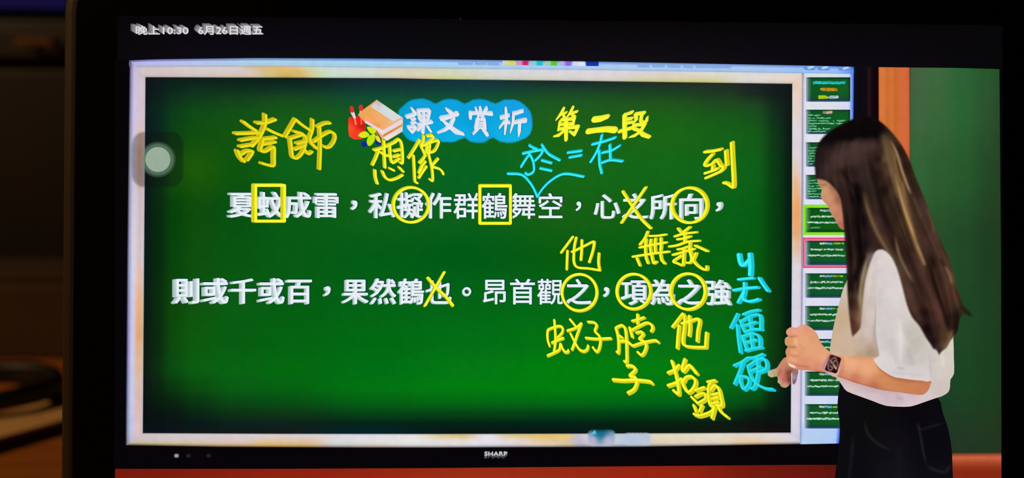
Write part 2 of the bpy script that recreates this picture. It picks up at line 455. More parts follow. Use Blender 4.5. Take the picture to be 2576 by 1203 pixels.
grid(b, [(2288,1141),(2519,1140)], [(2288,1410),(2520,1410)], [(2290,1141),(2290,1400)], [(2519,1141),(2520,1400)], 10, 24,
     [0,1], [0,.02,.05,.065,.11,.14,.2,1], [[(110,50,30)]*2,[(206,104,72)]*2,[(200,98,66)]*2,[(178,80,44)]*2,[(160,64,36)]*2,[(136,44,22)]*2,[(132,40,20)]*2,[(126,38,20)]*2], 3)
b.make('chalk_ledge', tab, 'orange ledge under the chalkboard')

# the television in the video
b = Build()
b.add([(290,151),(330,149),(700,146),(1100,149),(1500,155),(2050,166),(2209,169),(2211,1172),(2100,1170),(2000,1169),(1500,1173),(1100,1178),(700,1180),(290,1180)],
      [tuple(range(14))], (7,5,8), 2.5)
tv = b.make('television', tab, 'wide black-framed television showing the slide')
b = Build(); grid(b, [(2150,168),(2210,169)], [(2150,1172),(2210,1172)], [(2150,168),(2150,1172)], [(2210,169),(2211,1172)], 16, 4,
     [0,.15,.5,.6,.72,.8,1], [0,1], [[(10,16,40),(12,10,16),(16,10,16),(42,18,24),(20,10,14),(16,5,8),(18,5,5)]]*2, 3)
b.make('bezel_side', tv)
b = Build(); text_fit(b, 'SHARP', 1219, 1276, 1136.5, 1146.5, 6, (205,205,208), (92,92,96), .035); b.make('brand_lettering', tv)
for x, c in ((444,(170,170,165)), (474,(42,38,38)), (525,(42,38,40))):
    b = Build(); painted(b, rr(x-7,1141,x+7,1153,5,3), 2.5, [(x,1147,c)], [], 5, feather=5, sm=0); b.make('indicator', tv)

# toolbar along the top of the slide
TOPL = [(325,151.5),(400,149),(640,146),(900,147),(1100,149),(1500,155),(2050,165.5),(2148,168)]
TBOT = [(328,167),(700,167),(1100,172),(1500,176),(2018,184),(2148,186)]
b = Build()
grid(b, TOPL, TBOT, [(325,151),(325,167)], [(2148,168),(2148,186)], 80, 8, [0,.02,.2,.35,.6,.85,.98,1], [0,.2,.4,.6,.9,1],
     [[(50,45,70),(90,92,150),(90,125,165),(70,110,165),(90,120,170),(100,130,190),(80,120,210),(40,80,200)],
      [(110,108,150),(140,140,205),(125,165,205),(110,165,225),(130,170,220),(140,170,225),(120,160,235),(60,110,225)],
      [(175,172,225),(190,190,240),(180,212,240),(175,212,250),(175,200,245),(170,200,245),(150,190,250),(80,130,235)],
      [(178,176,222),(185,188,232),(168,205,232),(160,208,235),(170,205,245),(165,200,240),(150,190,245),(80,130,235)],
      [(180,176,215),(184,186,225),(172,205,225),(165,205,225),(170,200,238),(160,195,235),(150,190,240),(80,130,230)],
      [(150,140,175),(160,155,190),(145,165,190),(135,165,195),(140,165,205),(130,160,205),(120,155,215),(70,110,210)]], 3)
tb = b.make('toolbar', tab, 'pale blue toolbar above the slide')
for x0, x1, c in ((1264,1297,(222,216,80)), (1299,1331,(214,30,100)), (1333,1368,(30,190,205)), (1370,1404,(80,205,40)), (1406,1439,(150,100,235)), (1441,1472,(225,228,245)), (1474,1506,(18,52,160))):
    y = 152+(x0-1264)*.012; b = Build(); cc_ = np.array(c, float); pale = cc_*.35+np.array((200,212,235))*.65
    grid(b, [(x0,y),(x1,y+.4)], [(x0,y+11.5),(x1,y+12)], [(x0,y),(x0,y+11.5)], [(x1,y),(x1,y+12)], 8, 4, [0,.4,.55,.95,1], [0,.3,1],
         [[pale*.75, pale*.8, cc_*.8, cc_*.7, cc_*.6], [pale,pale,cc_,cc_,pale], [pale,pale,cc_,cc_,pale]] if x0 != 1474 else [[cc_*.7]*5,[cc_]*5,[cc_*1.1]*5], 4)
    b.make('colour_swatch', tb, {1264:'yellow swatch',1299:'magenta swatch',1333:'cyan swatch',1370:'green swatch',1406:'violet swatch',1441:'white swatch',1474:'dark blue swatch'}[x0])
for x0, x1, y in ((1152,1190,157),(1194,1224,157),(1226,1256,158),(1604,1634,163),(1640,1672,163),(1678,1712,164),(1718,1744,165),(1750,1840,165)):
    b = Build(); grid(b, [(x0,y),(x1,y+.6)], [(x0,y+6),(x1,y+6.6)], [(x0,y),(x0,y+6)], [(x1,y),(x1,y+6)], 4, 4, [0,.1,.9,1], [0,.7,1],
        [[(130,165,215)]*4,[(140,178,228)]*4,[(105,150,215)]*4], 4); b.make('tool_button', tb)
for x0, x1 in ((2021,2052),(2055,2089),(2108,2141)):
    b = Build(); y = 166+(x0-2021)*.02
    painted(b, [(x0,y),(x1,y+.5),(x1-1,y+8),(x1-6,y+11),(x0+6,y+10.5),(x0+1,y+7.5)], 3, [((x0+x1)/2,y,(110,150,215)),((x0+x1)/2,y+11,(95,145,225))],
            [([((x0+x1)/2-2,y+5),((x0+x1)/2+9,y+1)], 2.5, (235,245,255), .9)], 4, sm=0); b.make('tool_button', tb)

# pale wooden frame round the slide: four rails
pk, lv, cr_, og = (214,198,206), (204,196,222), (222,214,198), (226,170,106)
b = Build()
grid(b, [(328,167),(700,167),(1100,172),(1500,176),(2018,184)], [(328,194.5),(367,194.5),(700,195.5),(1000,197),(1100,199.5),(1400,203),(1700,207),(1993,211),(2018,212)],
     [(330,167),(366,195)], [(2018,184),(1992,211)], 110, 8, [0,.1,.15,.17,.195,.22,.245,.265,.29,.32,.42,.47,.55,.7,.8,.86,.93,1], [0,.12,.5,.85,1],
     [[(185,170,182),(196,184,188),(206,186,176),(214,182,140),(226,184,120),(224,180,108),(220,182,120),(204,206,160),(196,206,196),(200,206,200),(204,200,182),(198,200,180),(202,204,206),(206,204,210),(206,200,200),(206,202,192),(210,206,206),(214,204,198)],
      [(208,192,200),(214,204,204),(216,206,208),(212,196,176),(222,188,132),(228,186,116),(228,190,126),(210,212,170),(202,218,208),(206,216,212),(214,206,186),(208,212,190),(214,214,218),(218,214,222),(218,208,204),(222,218,208),(220,214,216),(226,214,208)],
      [(212,196,198),(214,200,196),(214,202,202),(214,200,190),(216,190,138),(220,184,106),(216,184,110),(212,210,160),(200,222,206),(206,220,214),(222,210,184),(212,216,180),(214,214,212),(218,214,218),(218,208,192),(218,210,184),(222,218,214),(232,214,198)],
      [(206,190,190),(208,194,186),(212,196,178),(214,198,170),(212,188,126),(204,176,92),(214,184,118),(206,214,164),(196,220,196),(204,212,196),(212,200,168),(206,208,150),(204,208,190),(212,206,196),(206,204,142),(206,204,138),(214,212,206),(226,204,190)],
      [(150,135,140),(160,148,146),(170,152,138),(170,152,120),(160,138,84),(150,128,60),(160,134,80),(160,165,115),(150,170,150),(158,165,150),(168,156,128),(160,162,110),(150,158,140),(160,155,145),(160,158,95),(160,158,95),(165,162,155),(170,150,140)]], 3)
b.make('frame_rail', tab, 'top rail of the pale wooden frame')
b = Build()
grid(b, [(316,151.5),(326,151.5),(368,195)], [(310,1120),(362,1120)], [(326,152),(320,640),(316,1121)], [(367,195),(363,640),(360,1090)], 18, 90,
     [0,.12,.3,.45,.58,.72,.86,.96,1], [0,.03,.12,.19,.23,.26,.35,.5,.56,.62,.7,.76,.85,.97,1],
     [[(60,50,80),(140,130,175),(190,182,215),(200,192,218),(200,188,205),(206,190,200),(205,190,196),(190,185,190),(120,115,120)],
      [(50,44,70),(150,142,185),(202,194,220),(206,194,216),(208,192,206),(212,194,204),(208,192,198),(190,188,196),(110,108,116)],
      [(44,44,66),(150,145,190),(206,196,226),(210,196,222),(212,196,210),(214,196,204),(210,192,204),(196,190,206),(90,100,110)],
      [(44,50,60),(160,155,180),(206,196,222),(208,194,214),(222,184,164),(228,180,148),(214,186,180),(200,190,196),(90,100,110)],
      [(44,50,58),(150,160,170),(200,192,214),(206,190,208),(214,170,142),(216,160,128),(208,176,168),(196,186,192),(90,100,110)],
      [(44,50,58),(150,150,170),(196,190,208),(200,188,204),(206,170,158),(206,168,150),(196,176,178),(190,184,194),(90,100,110)],
      [(50,48,70),(158,155,178),(204,200,220),(208,202,216),(210,196,204),(208,184,184),(206,190,200),(196,192,200),(90,100,110)],
      [(44,46,78),(160,160,190),(212,208,228),(218,208,222),(214,198,200),(212,188,186),(214,200,204),(198,192,198),(90,100,110)],
      [(40,46,78),(150,160,195),(206,204,230),(216,206,222),(228,196,180),(232,184,150),(216,190,180),(196,190,192),(90,100,105)],
      [(40,40,80),(150,150,190),(206,200,228),(212,200,218),(226,182,150),(232,172,120),(220,180,142),(196,186,180),(90,100,100)],
      [(40,40,80),(150,148,195),(206,198,228),(212,198,214),(224,172,132),(230,164,112),(216,174,130),(190,176,160),(80,95,90)],
      [(40,38,78),(150,145,200),(206,200,230),(206,196,214),(220,184,160),(228,176,136),(216,186,160),(192,184,172),(80,95,95)],
      [(40,44,78),(150,155,195),(204,202,226),(206,196,214),(214,188,190),(222,180,160),(212,188,184),(192,188,188),(80,95,100)],
      [(44,44,60),(150,155,185),(190,196,228),(200,194,216),(222,190,200),(222,190,196),(208,188,192),(192,184,188),(90,95,100)],
      [(50,44,40),(140,140,150),(180,180,205),(190,180,190),(206,182,172),(200,184,168),(192,180,172),(180,172,170),(120,115,115)]], 3.2)
b.make('frame_rail', tab, 'left rail of the pale wooden frame')
b = Build()
grid(b, [(316,1089.5),(360,1089.5),(700,1091),(1100,1091.5),(1500,1090.5),(1990,1088.5),(2018,1088)], [(316,1121),(560,1125),(900,1127),(1100,1127),(1600,1125),(2018,1118)],
     [(360,1090),(319,1121)], [(1989,1088.5),(2016,1118)], 110, 8, [0,.08,.17,.2,.26,.31,.36,.42,.47,.49,.53,.58,.62,.655,.67,.7,.74,.8,.88,.93,.97,1], [0,.12,.5,.8,.93,1],
     [[(150,140,145)]*22,
      [(204,194,198),(212,200,204),(216,204,208),(220,206,206),(220,206,206),(216,218,224),(220,220,224),(226,224,222),(222,200,140),(218,190,110),(224,224,230),(222,196,120),(228,190,96),(230,196,110),(196,190,205),(222,222,210),(190,200,215),(226,218,184),(226,220,200),(222,212,200),(222,214,214),(214,208,222)],
      [(202,192,190),(210,198,196),(216,200,198),(222,196,168),(222,196,172),(220,218,222),(224,222,224),(230,228,228),(228,220,214),(226,216,204),(228,226,236),(228,214,206),(230,198,146),(226,196,150),(190,186,208),(226,222,220),(190,202,220),(224,212,186),(226,214,198),(228,206,176),(224,212,206),(216,210,224)],
      [(200,184,150),(206,188,154),(214,186,148),(218,180,110),(216,180,120),(206,204,206),(214,206,202),(222,220,222),(224,218,220),(224,220,222),(222,220,232),(222,212,214),(226,208,184),(214,196,170),(182,178,204),(216,212,214),(182,196,214),(220,206,186),(220,206,190),(226,196,160),(216,202,192),(208,200,216)],
      [(120,106,76),(150,124,84),(170,126,80),(180,136,70),(172,136,86),(140,134,134),(160,140,126),(160,158,160),(166,160,160),(160,158,162),(160,158,168),(160,150,154),(165,150,130),(156,140,120),(136,132,150),(156,152,156),(136,144,156),(156,146,134),(156,146,134),(150,126,98),(140,130,120),(130,122,130)],
      [(20,16,14),(26,20,16),(28,20,14),(30,22,14),(26,20,16),(22,20,20),(22,20,20),(24,22,24),(24,22,24),(24,22,24),(24,22,24),(24,22,24),(24,22,20),(24,22,20),(24,22,24),(24,22,24),(24,22,24),(24,22,20),(24,22,20),(24,22,20),(24,22,20),(24,22,20)]], 3.4)
b.make('frame_rail', tab, 'bottom rail of the pale wooden frame')
b = Build()
grid(b, [(1990,210),(2019,184)], [(1986,1089),(2014,1118)], [(1992,211),(1991,640),(1988.5,1088.5)], [(2019,184),(2017,640),(2014,1118)], 12, 70,
     [0,.08,.3,.6,.9,1], [0,.08,.15,.2,.25,.3,.36,.42,.46,.52,.6,.8,.97,1],
     [[(140,130,120),(222,206,188),(228,206,184),(236,206,182),(232,204,186),(150,140,160)],
      [(120,110,100),(224,214,198),(228,212,204),(232,208,196),(226,204,204),(140,136,170)],
      [(110,105,100),(222,212,206),(220,212,222),(224,212,222),(220,208,220),(140,136,170)],
      [(110,105,100),(222,212,206),(220,210,218),(222,212,222),(216,206,222),(140,136,170)],
      [(110,100,90),(224,208,190),(230,202,172),(224,206,206),(214,206,222),(140,136,170)],
      [(110,95,80),(228,196,162),(238,180,130),(234,182,140),(216,200,206),(140,130,160)],
      [(100,85,70),(222,176,130),(234,166,104),(236,164,104),(220,178,150),(140,120,150)],
      [(100,85,70),(220,178,136),(232,168,112),(234,166,112),(220,172,130),(140,120,130)],
      [(110,100,90),(216,196,178),(226,192,164),(230,184,150),(218,190,176),(140,125,150)],
      [(110,108,105),(214,210,212),(220,214,218),(222,214,216),(214,206,218),(140,130,165)],
      [(110,108,108),(210,206,216),(216,212,226),(218,212,222),(212,206,224),(140,134,180)],
      [(110,108,112),(212,204,216),(220,208,222),(222,208,224),(214,204,224),(140,134,180)],
      [(120,115,120),(214,208,222),(220,212,228),(218,210,226),(206,200,224),(120,130,190)],
      [(120,115,120),(206,200,212),(210,204,216),(208,202,216),(196,194,214),(110,125,180)]], 3.3)
b.make('frame_rail', tab, 'right rail of the pale wooden frame')

# strip of small slide pictures
b = Build()
grid(b, [(2018,184),(2148,186)], [(2013,1118),(2112,1116)], [(2018.5,184),(2016.5,640),(2013,1118)], [(2148,186),(2144,640),(2111,1116)], 20, 30,
     [0,.03,.08,.5,.9,.95,1], [0,.02,.3,.7,.96,.975,.985,1],
     [[(120,130,170),(205,210,230),(214,222,226),(216,222,230),(206,214,240),(120,165,240),(40,90,215)],
      [(150,150,175),(222,222,230),(222,226,230),(220,224,232),(216,218,240),(130,170,240),(40,90,215)],
      [(130,125,150),(220,218,232),(224,224,238),(222,222,238),(214,218,242),(130,170,240),(40,90,215)],
      [(140,130,170),(216,212,234),(220,220,238),(220,220,238),(212,216,242),(120,160,240),(40,90,215)],
      [(130,150,200),(204,212,236),(206,218,238),(204,218,242),(196,214,244),(120,160,240),(30,80,210)],
      [(110,140,200),(150,180,230),(150,184,234),(150,184,236),(150,184,240),(100,150,240),(30,80,210)],
      [(150,180,220),(190,216,244),(192,220,246),(186,214,246),(176,206,248),(110,160,240),(30,80,210)],
      [(140,165,205),(180,205,232),(184,208,236),(176,204,240),(168,198,242),(90,140,230),(20,70,200)]], 3.5)
ts = b.make('thumbnail_strip', tab, 'column of small slide pictures right of the slide')
rnd = random.Random(3)
def dashes(b, x0, x1, y, col, h=3.6, fill=.8, L=6):
    x = x0
    while x < x1:
        w = rnd.uniform(2.2, 5)
        if rnd.random() < fill:
            for _ in range(2):
                yy = y+rnd.uniform(-1.3,1.3); V, Fc = stroke_geo(np.array([(x, yy+rnd.uniform(-.8,.8)),(min(x+w, x1), yy)]), rnd.uniform(h*.35, h*.6))
                b.add(V, Fc, np.array(col)*rnd.uniform(.7,1.05), L)
        x += w+rnd.uniform(-.6, .7)
for i, ty in enumerate((194.5,276,358,440,523,606,688,770,853,935,1017)):
    b = Build(); x0 = 2027.5-(ty-194)*.0042; x1 = 2139-(ty-194)*.004; y0, y1 = ty, ty+61.5
    if i == 4: rect(b, x0-6.5, y0-8, 2150, y1+7, (140,225,40), 4)
    if i == 5:
        rect(b, x0-6.5, y0-8, 2150, y1+7, (232,70,110), 4); rect(b, x0-3.5, y0-4.5, 2150, y1+3.5, (228,120,150), 4.3)
    grid(b, [(x0,y0),(x1,y0)], [(x0,y1),(x1,y1)], [(x0,y0),(x0,y1)], [(x1,y0),(x1,y1)], 16, 12, [0,.045,.08,.5,.96,1], [0,.08,.5,.88,.95,1],
         [[(120,140,160),(60,90,90),(10,40,30),(12,44,28),(10,40,24),(10,30,20)],
          [(160,175,195),(120,150,150),(14,82,36),(16,88,34),(16,86,34),(16,40,26)],
          [(160,175,195),(120,150,150),(14,86,34),(18,92,34),(20,92,34),(16,40,26)],
          [(160,172,200),(120,145,160),(14,80,40),(18,86,40),(20,84,40),(16,40,30)],
          [(150,165,200),(80,100,150),(12,44,72),(14,50,74),(16,46,70),(16,30,50)],
          [(180,190,215),(120,135,190),(60,80,130),(60,80,130),(60,80,130),(70,90,140)]] if i != 4 else
         [[(110,190,60),(60,120,50),(10,50,20),(12,54,22),(10,50,20),(10,40,20)]]+[[(110,180,80),(100,160,110),(10,84,20),(14,90,22),(16,88,22),(16,60,22)]]*3+
         [[(90,150,60),(60,100,60),(10,60,20),(12,60,22),(10,60,20),(10,40,20)]]*2, 5)
    if i == 0:
        for y, xa, xb, c in ((207,2046,2126,(30,205,205)),(209,2046,2124,(40,220,215))): dashes(b, xa, xb, y, c, 8, 1)
        for y in (224,227): dashes(b, 2065, 2105, y, (215,160,25), 8, 1)
        for y in (243,246): dashes(b, 2060, 2080, y, (190,215,20), 8, 1); dashes(b, 2081, 2108, y, (190,215,220), 6, .9)
    elif i in (1,2,3):
        if i == 1: dashes(b, 2072, 2092, y0+6.5, (220,160,150), 9, 1); dashes(b, 2080, 2092, y0+7, (205,215,220), 7, 1)
        for k in range(7): dashes(b, x0+6, x0+[36,62,98,92,26,60,50][k], y0+14.5+k*6.7, (120,205,160), 4, .85)
    else:
        dashes(b, x0+38, x0+48, y0+7, (215,215,190), 7, 1); dashes(b, x0+48, x0+68, y0+7, (120,190,235), 7, 1); dashes(b, x0+72, x0+96, y0+7, (150,200,40), 6, .8)
        dashes(b, x0+14, x0+94, y0+22, (200,225,215), 6, .92); dashes(b, x0+6, x0+100, y0+37, (190,225,210), 6, .92)
        if i == 4: dashes(b, x0+10, x0+36, y0+50, (110,190,150), 4, .7)
    b.make('thumbnail', ts, {0:'thumbnail with cyan, orange and yellow title lines',4:'thumbnail with a bright green border',5:'thumbnail with a pink border'}.get(i))

# ------------------------------------------------------------------ the green slide
b = Build()
us = [0,.02,.045,.08,.14,.22,.35,.5,.65,.8,.9,.945,.975,1]
vs = [0,.03,.06,.1,.15,.25,.38,.5,.62,.74,.82,.87,.91,.945,.97,1]
rows = [
 [(16,20,26),(16,26,26),(14,28,24),(12,30,26),(12,32,24),(14,28,28),(22,40,50),(22,50,60),(24,42,44),(34,44,40),(36,42,38),(28,34,32),(22,30,28),(18,24,24)],
 [(16,22,26),(14,28,26),(12,38,28),(14,46,30),(14,46,28),(16,50,36),(18,58,52),(16,66,60),(26,70,40),(26,66,34),(30,56,34),(26,40,32),(20,28,26),(18,24,24)],
 [(14,24,26),(12,34,28),(14,50,28),(16,60,26),(20,66,28),(24,74,28),(18,80,50),(16,88,50),(30,88,32),(32,84,28),(30,74,30),(24,52,32),(18,30,26),(16,24,24)],
 [(14,28,28),(10,38,30),(12,62,24),(16,74,22),(18,80,22),(22,88,26),(24,88,32),(18,92,34),(30,94,26),(28,96,24),(24,88,26),(20,64,30),(14,34,26),(14,24,22)],
 [(12,26,28),(10,38,30),(12,66,20),(16,78,16),(18,84,16),(20,98,22),(14,100,30),(18,98,26),(26,98,24),(26,102,22),(22,96,24),(18,74,26),(12,38,24),(12,24,22)],
 [(10,22,24),(12,42,22),(24,80,12),(30,88,10),(14,84,14),(14,96,24),(16,98,26),(6,100,34),(22,104,24),(20,102,24),(16,100,26),(14,80,20),(10,42,20),(8,26,20)],
 [(10,24,24),(8,40,16),(6,66,10),(14,76,12),(8,80,18),(8,90,20),(14,96,24),(12,96,28),(22,96,20),(18,96,22),(8,96,22),(6,80,16),(8,44,18),(6,26,20)],
 [(8,26,22),(6,40,14),(8,68,12),(14,78,14),(8,84,16),(8,90,20),(4,92,22),(2,90,24),(8,92,16),(4,96,16),(6,96,16),(8,78,14),(10,44,16),(4,26,18)],
 [(10,26,22),(10,42,14),(14,70,12),(16,82,16),(10,92,20),(6,92,18),(4,98,22),(4,100,22),(4,104,24),(6,104,18),(8,100,16),(10,76,14),(14,44,16),(4,24,18)],
 [(12,24,20),(10,40,14),(14,74,12),(14,90,14),(8,92,18),(4,98,18),(2,104,18),(2,110,22),(4,114,18),(8,112,20),(6,108,22),(14,78,16),(16,42,16),(4,22,18)],
 [(16,24,22),(12,44,16),(10,76,18),(12,92,18),(8,98,18),(4,104,16),(0,110,20),(4,120,20),(2,126,14),(4,124,16),(6,112,20),(12,74,18),(12,34,16),(6,22,18)],
 [(14,20,22),(12,34,16),(10,56,16),(12,76,16),(10,92,20),(6,98,18),(4,114,18),(2,124,16),(2,126,14),(2,118,18),(4,104,22),(10,62,20),(12,30,16),(6,22,16)],
 [(12,18,20),(8,28,14),(10,36,14),(10,54,18),(10,72,20),(8,78,20),(4,98,20),(4,104,18),(4,106,20),(2,102,22),(6,86,22),(10,46,18),(10,26,16),(8,20,16)],
 [(12,16,20),(8,20,16),(10,24,18),(8,38,20),(12,50,22),(14,54,22),(6,66,22),(6,66,22),(4,64,22),(2,64,22),(8,56,20),(10,32,18),(10,22,16),(10,18,16)],
 [(12,16,20),(10,16,20),(10,20,20),(10,24,24),(14,32,26),(14,34,26),(4,36,22),(4,34,20),(2,36,22),(6,34,16),(12,28,16),(14,20,16),(14,16,16),(12,16,18)],
 [(14,18,24),(12,18,24),(14,22,24),(16,24,24),(16,26,26),(18,28,28),(6,34,44),(10,20,20),(8,22,20),(10,24,16),(18,22,20),(20,16,16),(18,12,16),(16,14,18)]]
rows = np.array(rows, float)
for r in rows[2:13]:
    r12 = r[11].copy(); r[11] = r[11]*.25+r[10]*.75; r[12] = r[12]*.55+r12*.45
SL_T = [(360,195),(700,196),(1000,197.5),(1100,200),(1400,203.5),(1700,207.5),(1995,211)]
SL_B = [(356,1090),(700,1091.5),(1100,1092),(1500,1091),(1995,1088.5)]
grid(b, SL_T, SL_B, [(366,195),(363,640),(359.5,1090)], [(1993,211),(1992,640),(1989,1088.5)], 120, 66, us, vs, rows, 3.8)
slide = b.make('slide', tab, 'dark green slide filled with white and yellow Chinese writing')

b = Build()
cl = parse('0,370 60,285 130,220 230,150 400,118 520,130 620,175 690,205 800,150 950,124 1080,144 1210,208 1330,150 1480,126 1620,150 1760,208 1880,152 2050,134 2200,172 2320,262 2410,380 2438,540 2436,650 2395,780 2280,865 2100,930 1900,930 1800,895 1720,850 1620,895 1540,935 1340,925 1230,865 1200,850 1080,895 1000,925 800,922 740,890 560,930 400,930 280,915 180,870 100,780 60,700', 1000, 230, 7.156)[0]
painted(b, cl, 4, [(1060,255,(14,160,220)),(1200,255,(14,160,222)),(1320,270,(22,160,228)),(1010,300,(4,160,205)),(1180,300,(10,162,220)),(1060,350,(4,172,226)),(1160,350,(12,176,230)),(1300,350,(16,180,226))], [], 4, feather=4, sm=2)
b.make('title_cloud', slide, 'blue cloud-shaped title banner')

# clip art of a pen cup, books and leaves on the left of the title
b = Build(); OC = (860,230,7.52)
def op(s): return parse(s, *OC)[0]
def flat(s, base, L, br=(), sm=3, cell=4): painted(b, op(s), cell, [(op(q)[0][0], op(q)[0][1], c) for q, c in base], br, L, sm=sm)
flat('125,500 200,480 420,470 450,660 425,860 380,905 230,908 135,850 120,700', [('150,700',(255,80,45)),('300,800',(245,65,35)),('300,550',(230,35,15)),('380,650',(195,25,20)),('350,880',(225,70,60))], 5, sm=1)
for s, c, w in (('245,520 265,620',(255,130,110),30),('365,480 370,620',(255,90,70),30)):
    V, Fc = stroke_geo(np.array(parse(s,*OC)[0]), w/7.52); b.add(V, Fc, c, 5.3)
for s in ('200,400,70 240,490,50','370,380,70 370,480,55'):
    V, Fc = stroke_geo(np.array(parse(s,*OC)[0]), 8); b.add(V, Fc, (225,215,225), 5.5)
for s in ('185,310,70 195,370,72','360,290,72 362,340,74'):
    V, Fc = stroke_geo(np.array(parse(s,*OC)[0]), 9); b.add(V, Fc, (228,45,45), 5.7)
flat('410,340 660,158 1155,500 1150,760 860,935 760,905 640,720 430,580 300,440', [('500,420',(236,170,90)),('700,550',(240,175,105)),('1000,560',(232,185,140)),('500,560',(250,150,95))], 6, sm=0)
flat('545,290 665,165 1140,490 960,560', [('600,280',(216,210,218)),('800,350',(208,220,226)),('1000,500',(214,222,216)),('665,175',(200,180,175))], 6.3, sm=0)
flat('775,735 1150,520 1150,600 790,800 770,830 650,725 430,590 440,545 640,660', [('900,720',(238,215,225)),('1140,560',(225,215,220)),('600,650',(228,215,222)),('760,790',(228,222,235))], 6.4, sm=0)
flat('790,870 1150,660 1148,750 860,930 790,925', [('850,900',(240,225,220)),('1140,700',(225,215,220))], 6.4, sm=0)
flat('440,455 600,550 760,650 690,690 520,590 420,540', [('500,540',(255,165,105)),('700,640',(245,155,90))], 6.6, sm=0)
V, Fc = stroke_geo(np.array(parse('790,840,26 1140,640,18',*OC)[0]), 3); b.add(V, Fc, (205,125,60), 6.6)
V, Fc = stroke_geo(np.array(parse('640,760,24 700,880,30',*OC)[0]), 3); b.add(V, Fc, (210,120,40), 6.6)
for x, y in ((425,1000),(690,965)):
    V, Fc = stroke_geo(np.array(parse('%d,%d %d,%d'%(x,y,x+1,y),*OC)[0]), 15); b.add(V, Fc, (12,40,150), 7)
for s in ('310,825 390,765 470,765 525,835 430,880 350,865','475,670 600,690 650,740 600,810 520,770','470,960 510,850 630,810 610,950 520,1035','640,840 710,870 735,970 660,930'):
    flat(s, [('400,800',(215,235,25)),('560,900',(190,230,10)),('700,900',(235,225,70))], 7.3, sm=3)
b.make('book_clipart', slide, 'clip art of a red pen cup, stacked books and leaves')

WH, WS, WHL = (226,230,240), (200,208,224), (6,92,170)
C_ = (1000,230,7.156)
titles = ['260,310,40 305,375,62; 170,455,58 320,405,42; 250,505,38 310,482,38; 250,575,38 320,548,38; 190,640,40 250,635,40 315,622,40 300,680,50 255,735,40 205,670,45; 375,350,52 400,500,50; 370,345,46 480,338,46 570,342,56; 570,345,56 545,490,46; 470,360,40 462,560,60 450,740,50; 410,432,26 530,430,26; 400,515,40 540,508,40; 370,602,45 480,575,50 610,545,55; 420,620,40 360,690,50; 540,630,50 592,715,44',
 '880,320,40 965,385,72; 795,488,84 900,462,62 1070,400,76; 1010,480,58 950,620,62 850,690,45 720,745,20; 820,530,40 920,620,72 1050,720,90 1185,768,40',
 '1410,305,40 1432,370,50; 1490,300,52 1490,370,52; 1605,300,48 1562,370,46; 1312,385,62 1310,475,52; 1315,392,52 1500,385,40 1690,398,66; 1442,420,36 1462,500,40; 1545,420,36 1512,500,40; 1440,432,24 1545,430,24; 1460,505,30 1520,503,30; 1435,505,54 1402,670,50; 1560,500,60 1572,660,62; 1440,562,20 1530,560,20; 1440,606,20 1530,604,20; 1420,655,26 1560,650,26; 1440,670,52 1360,768,24; 1530,670,50 1570,720,60 1612,775,64',
 '1865,470,62 2000,430,50; 1950,310,48 1962,500,66 1930,760,34; 1925,540,42 1830,660,22; 1970,540,36 2012,560,46; 2250,352,50 2090,402,58; 2090,392,56 2080,560,54 2030,735,22; 2100,560,50 2200,535,60 2300,520,76; 2200,540,66 2192,700,66 2180,795,30']
for s in titles:
    b = Build(); written(b, parse(s, *C_), 6, WH, WS, WHL, 6, cut=.8, sharp=True); b.make('title_character', slide)
YC, YS, YH = (250,250,48), (214,206,28), (22,82,14)
D_ = (1380,260,9.2)
for s in ['350,125,62 280,250,62 170,385,20; 340,245,42 425,205,24; 335,262,40 372,335,60; 562,98,60 500,220,62 420,322,24; 520,232,52 672,185,30; 545,262,42 605,320,62; 295,382,54 450,368,50 600,350,64 560,470,62; 262,430,62 225,620,42; 255,486,52 580,470,52; 235,598,52 450,565,56 685,540,72 600,715,76 480,645,26; 405,370,88 405,600,88 405,838,76; 380,615,52 240,735,58 112,768,16',
          '1055,375,120 1200,358,118 1372,302,80; 915,650,110 1100,622,98 1350,598,116 1528,615,136',
          '1762,275,84 1760,500,84 1765,788,88; 1740,275,44 1935,205,62; 1780,370,58 1935,345,48; 1780,458,58 1935,436,48; 1640,650,66 1780,612,62 1935,565,66; 2010,250,62 2210,222,66; 2020,245,62 2030,380,60 1955,475,20; 2165,235,62 2132,400,52 2200,455,62 2262,420,58 2285,315,26; 1980,502,52 2100,492,58 2225,485,66 2130,650,64 2000,742,62 1865,785,16; 1965,505,42 1985,590,62 2080,622,50 2190,725,84 2330,778,62']:
    b = Build(); written(b, parse(s, *D_), 7, YC, (232,232,60), YH, 6, cut=1.2, sharp=True); b.make('heading_character', slide)

# printed lines
L1 = '夏蚊成雷，私擬作群鶴舞空，心之所向，'
for i, ch in enumerate(L1):
    b = Build(); x = 611+70.35*i; y = 515.5+i*.3
    if ch == '，': printed(b, ch, x, y, 66, 6)
    else: printed(b, ch, x, y, 69, 6)
    b.make('printed_character', slide)
L2 = '則或千或百，果然鶴也。昂首觀之，項為之強'
for i, ch in enumerate(L2):
    b = Build(); x = 895+(69.9 if i > 6 else 70.4)*(i-6); y = 731.5+i*.2
    printed(b, ch, x, y, 68.5, 6); b.make('printed_character', slide)

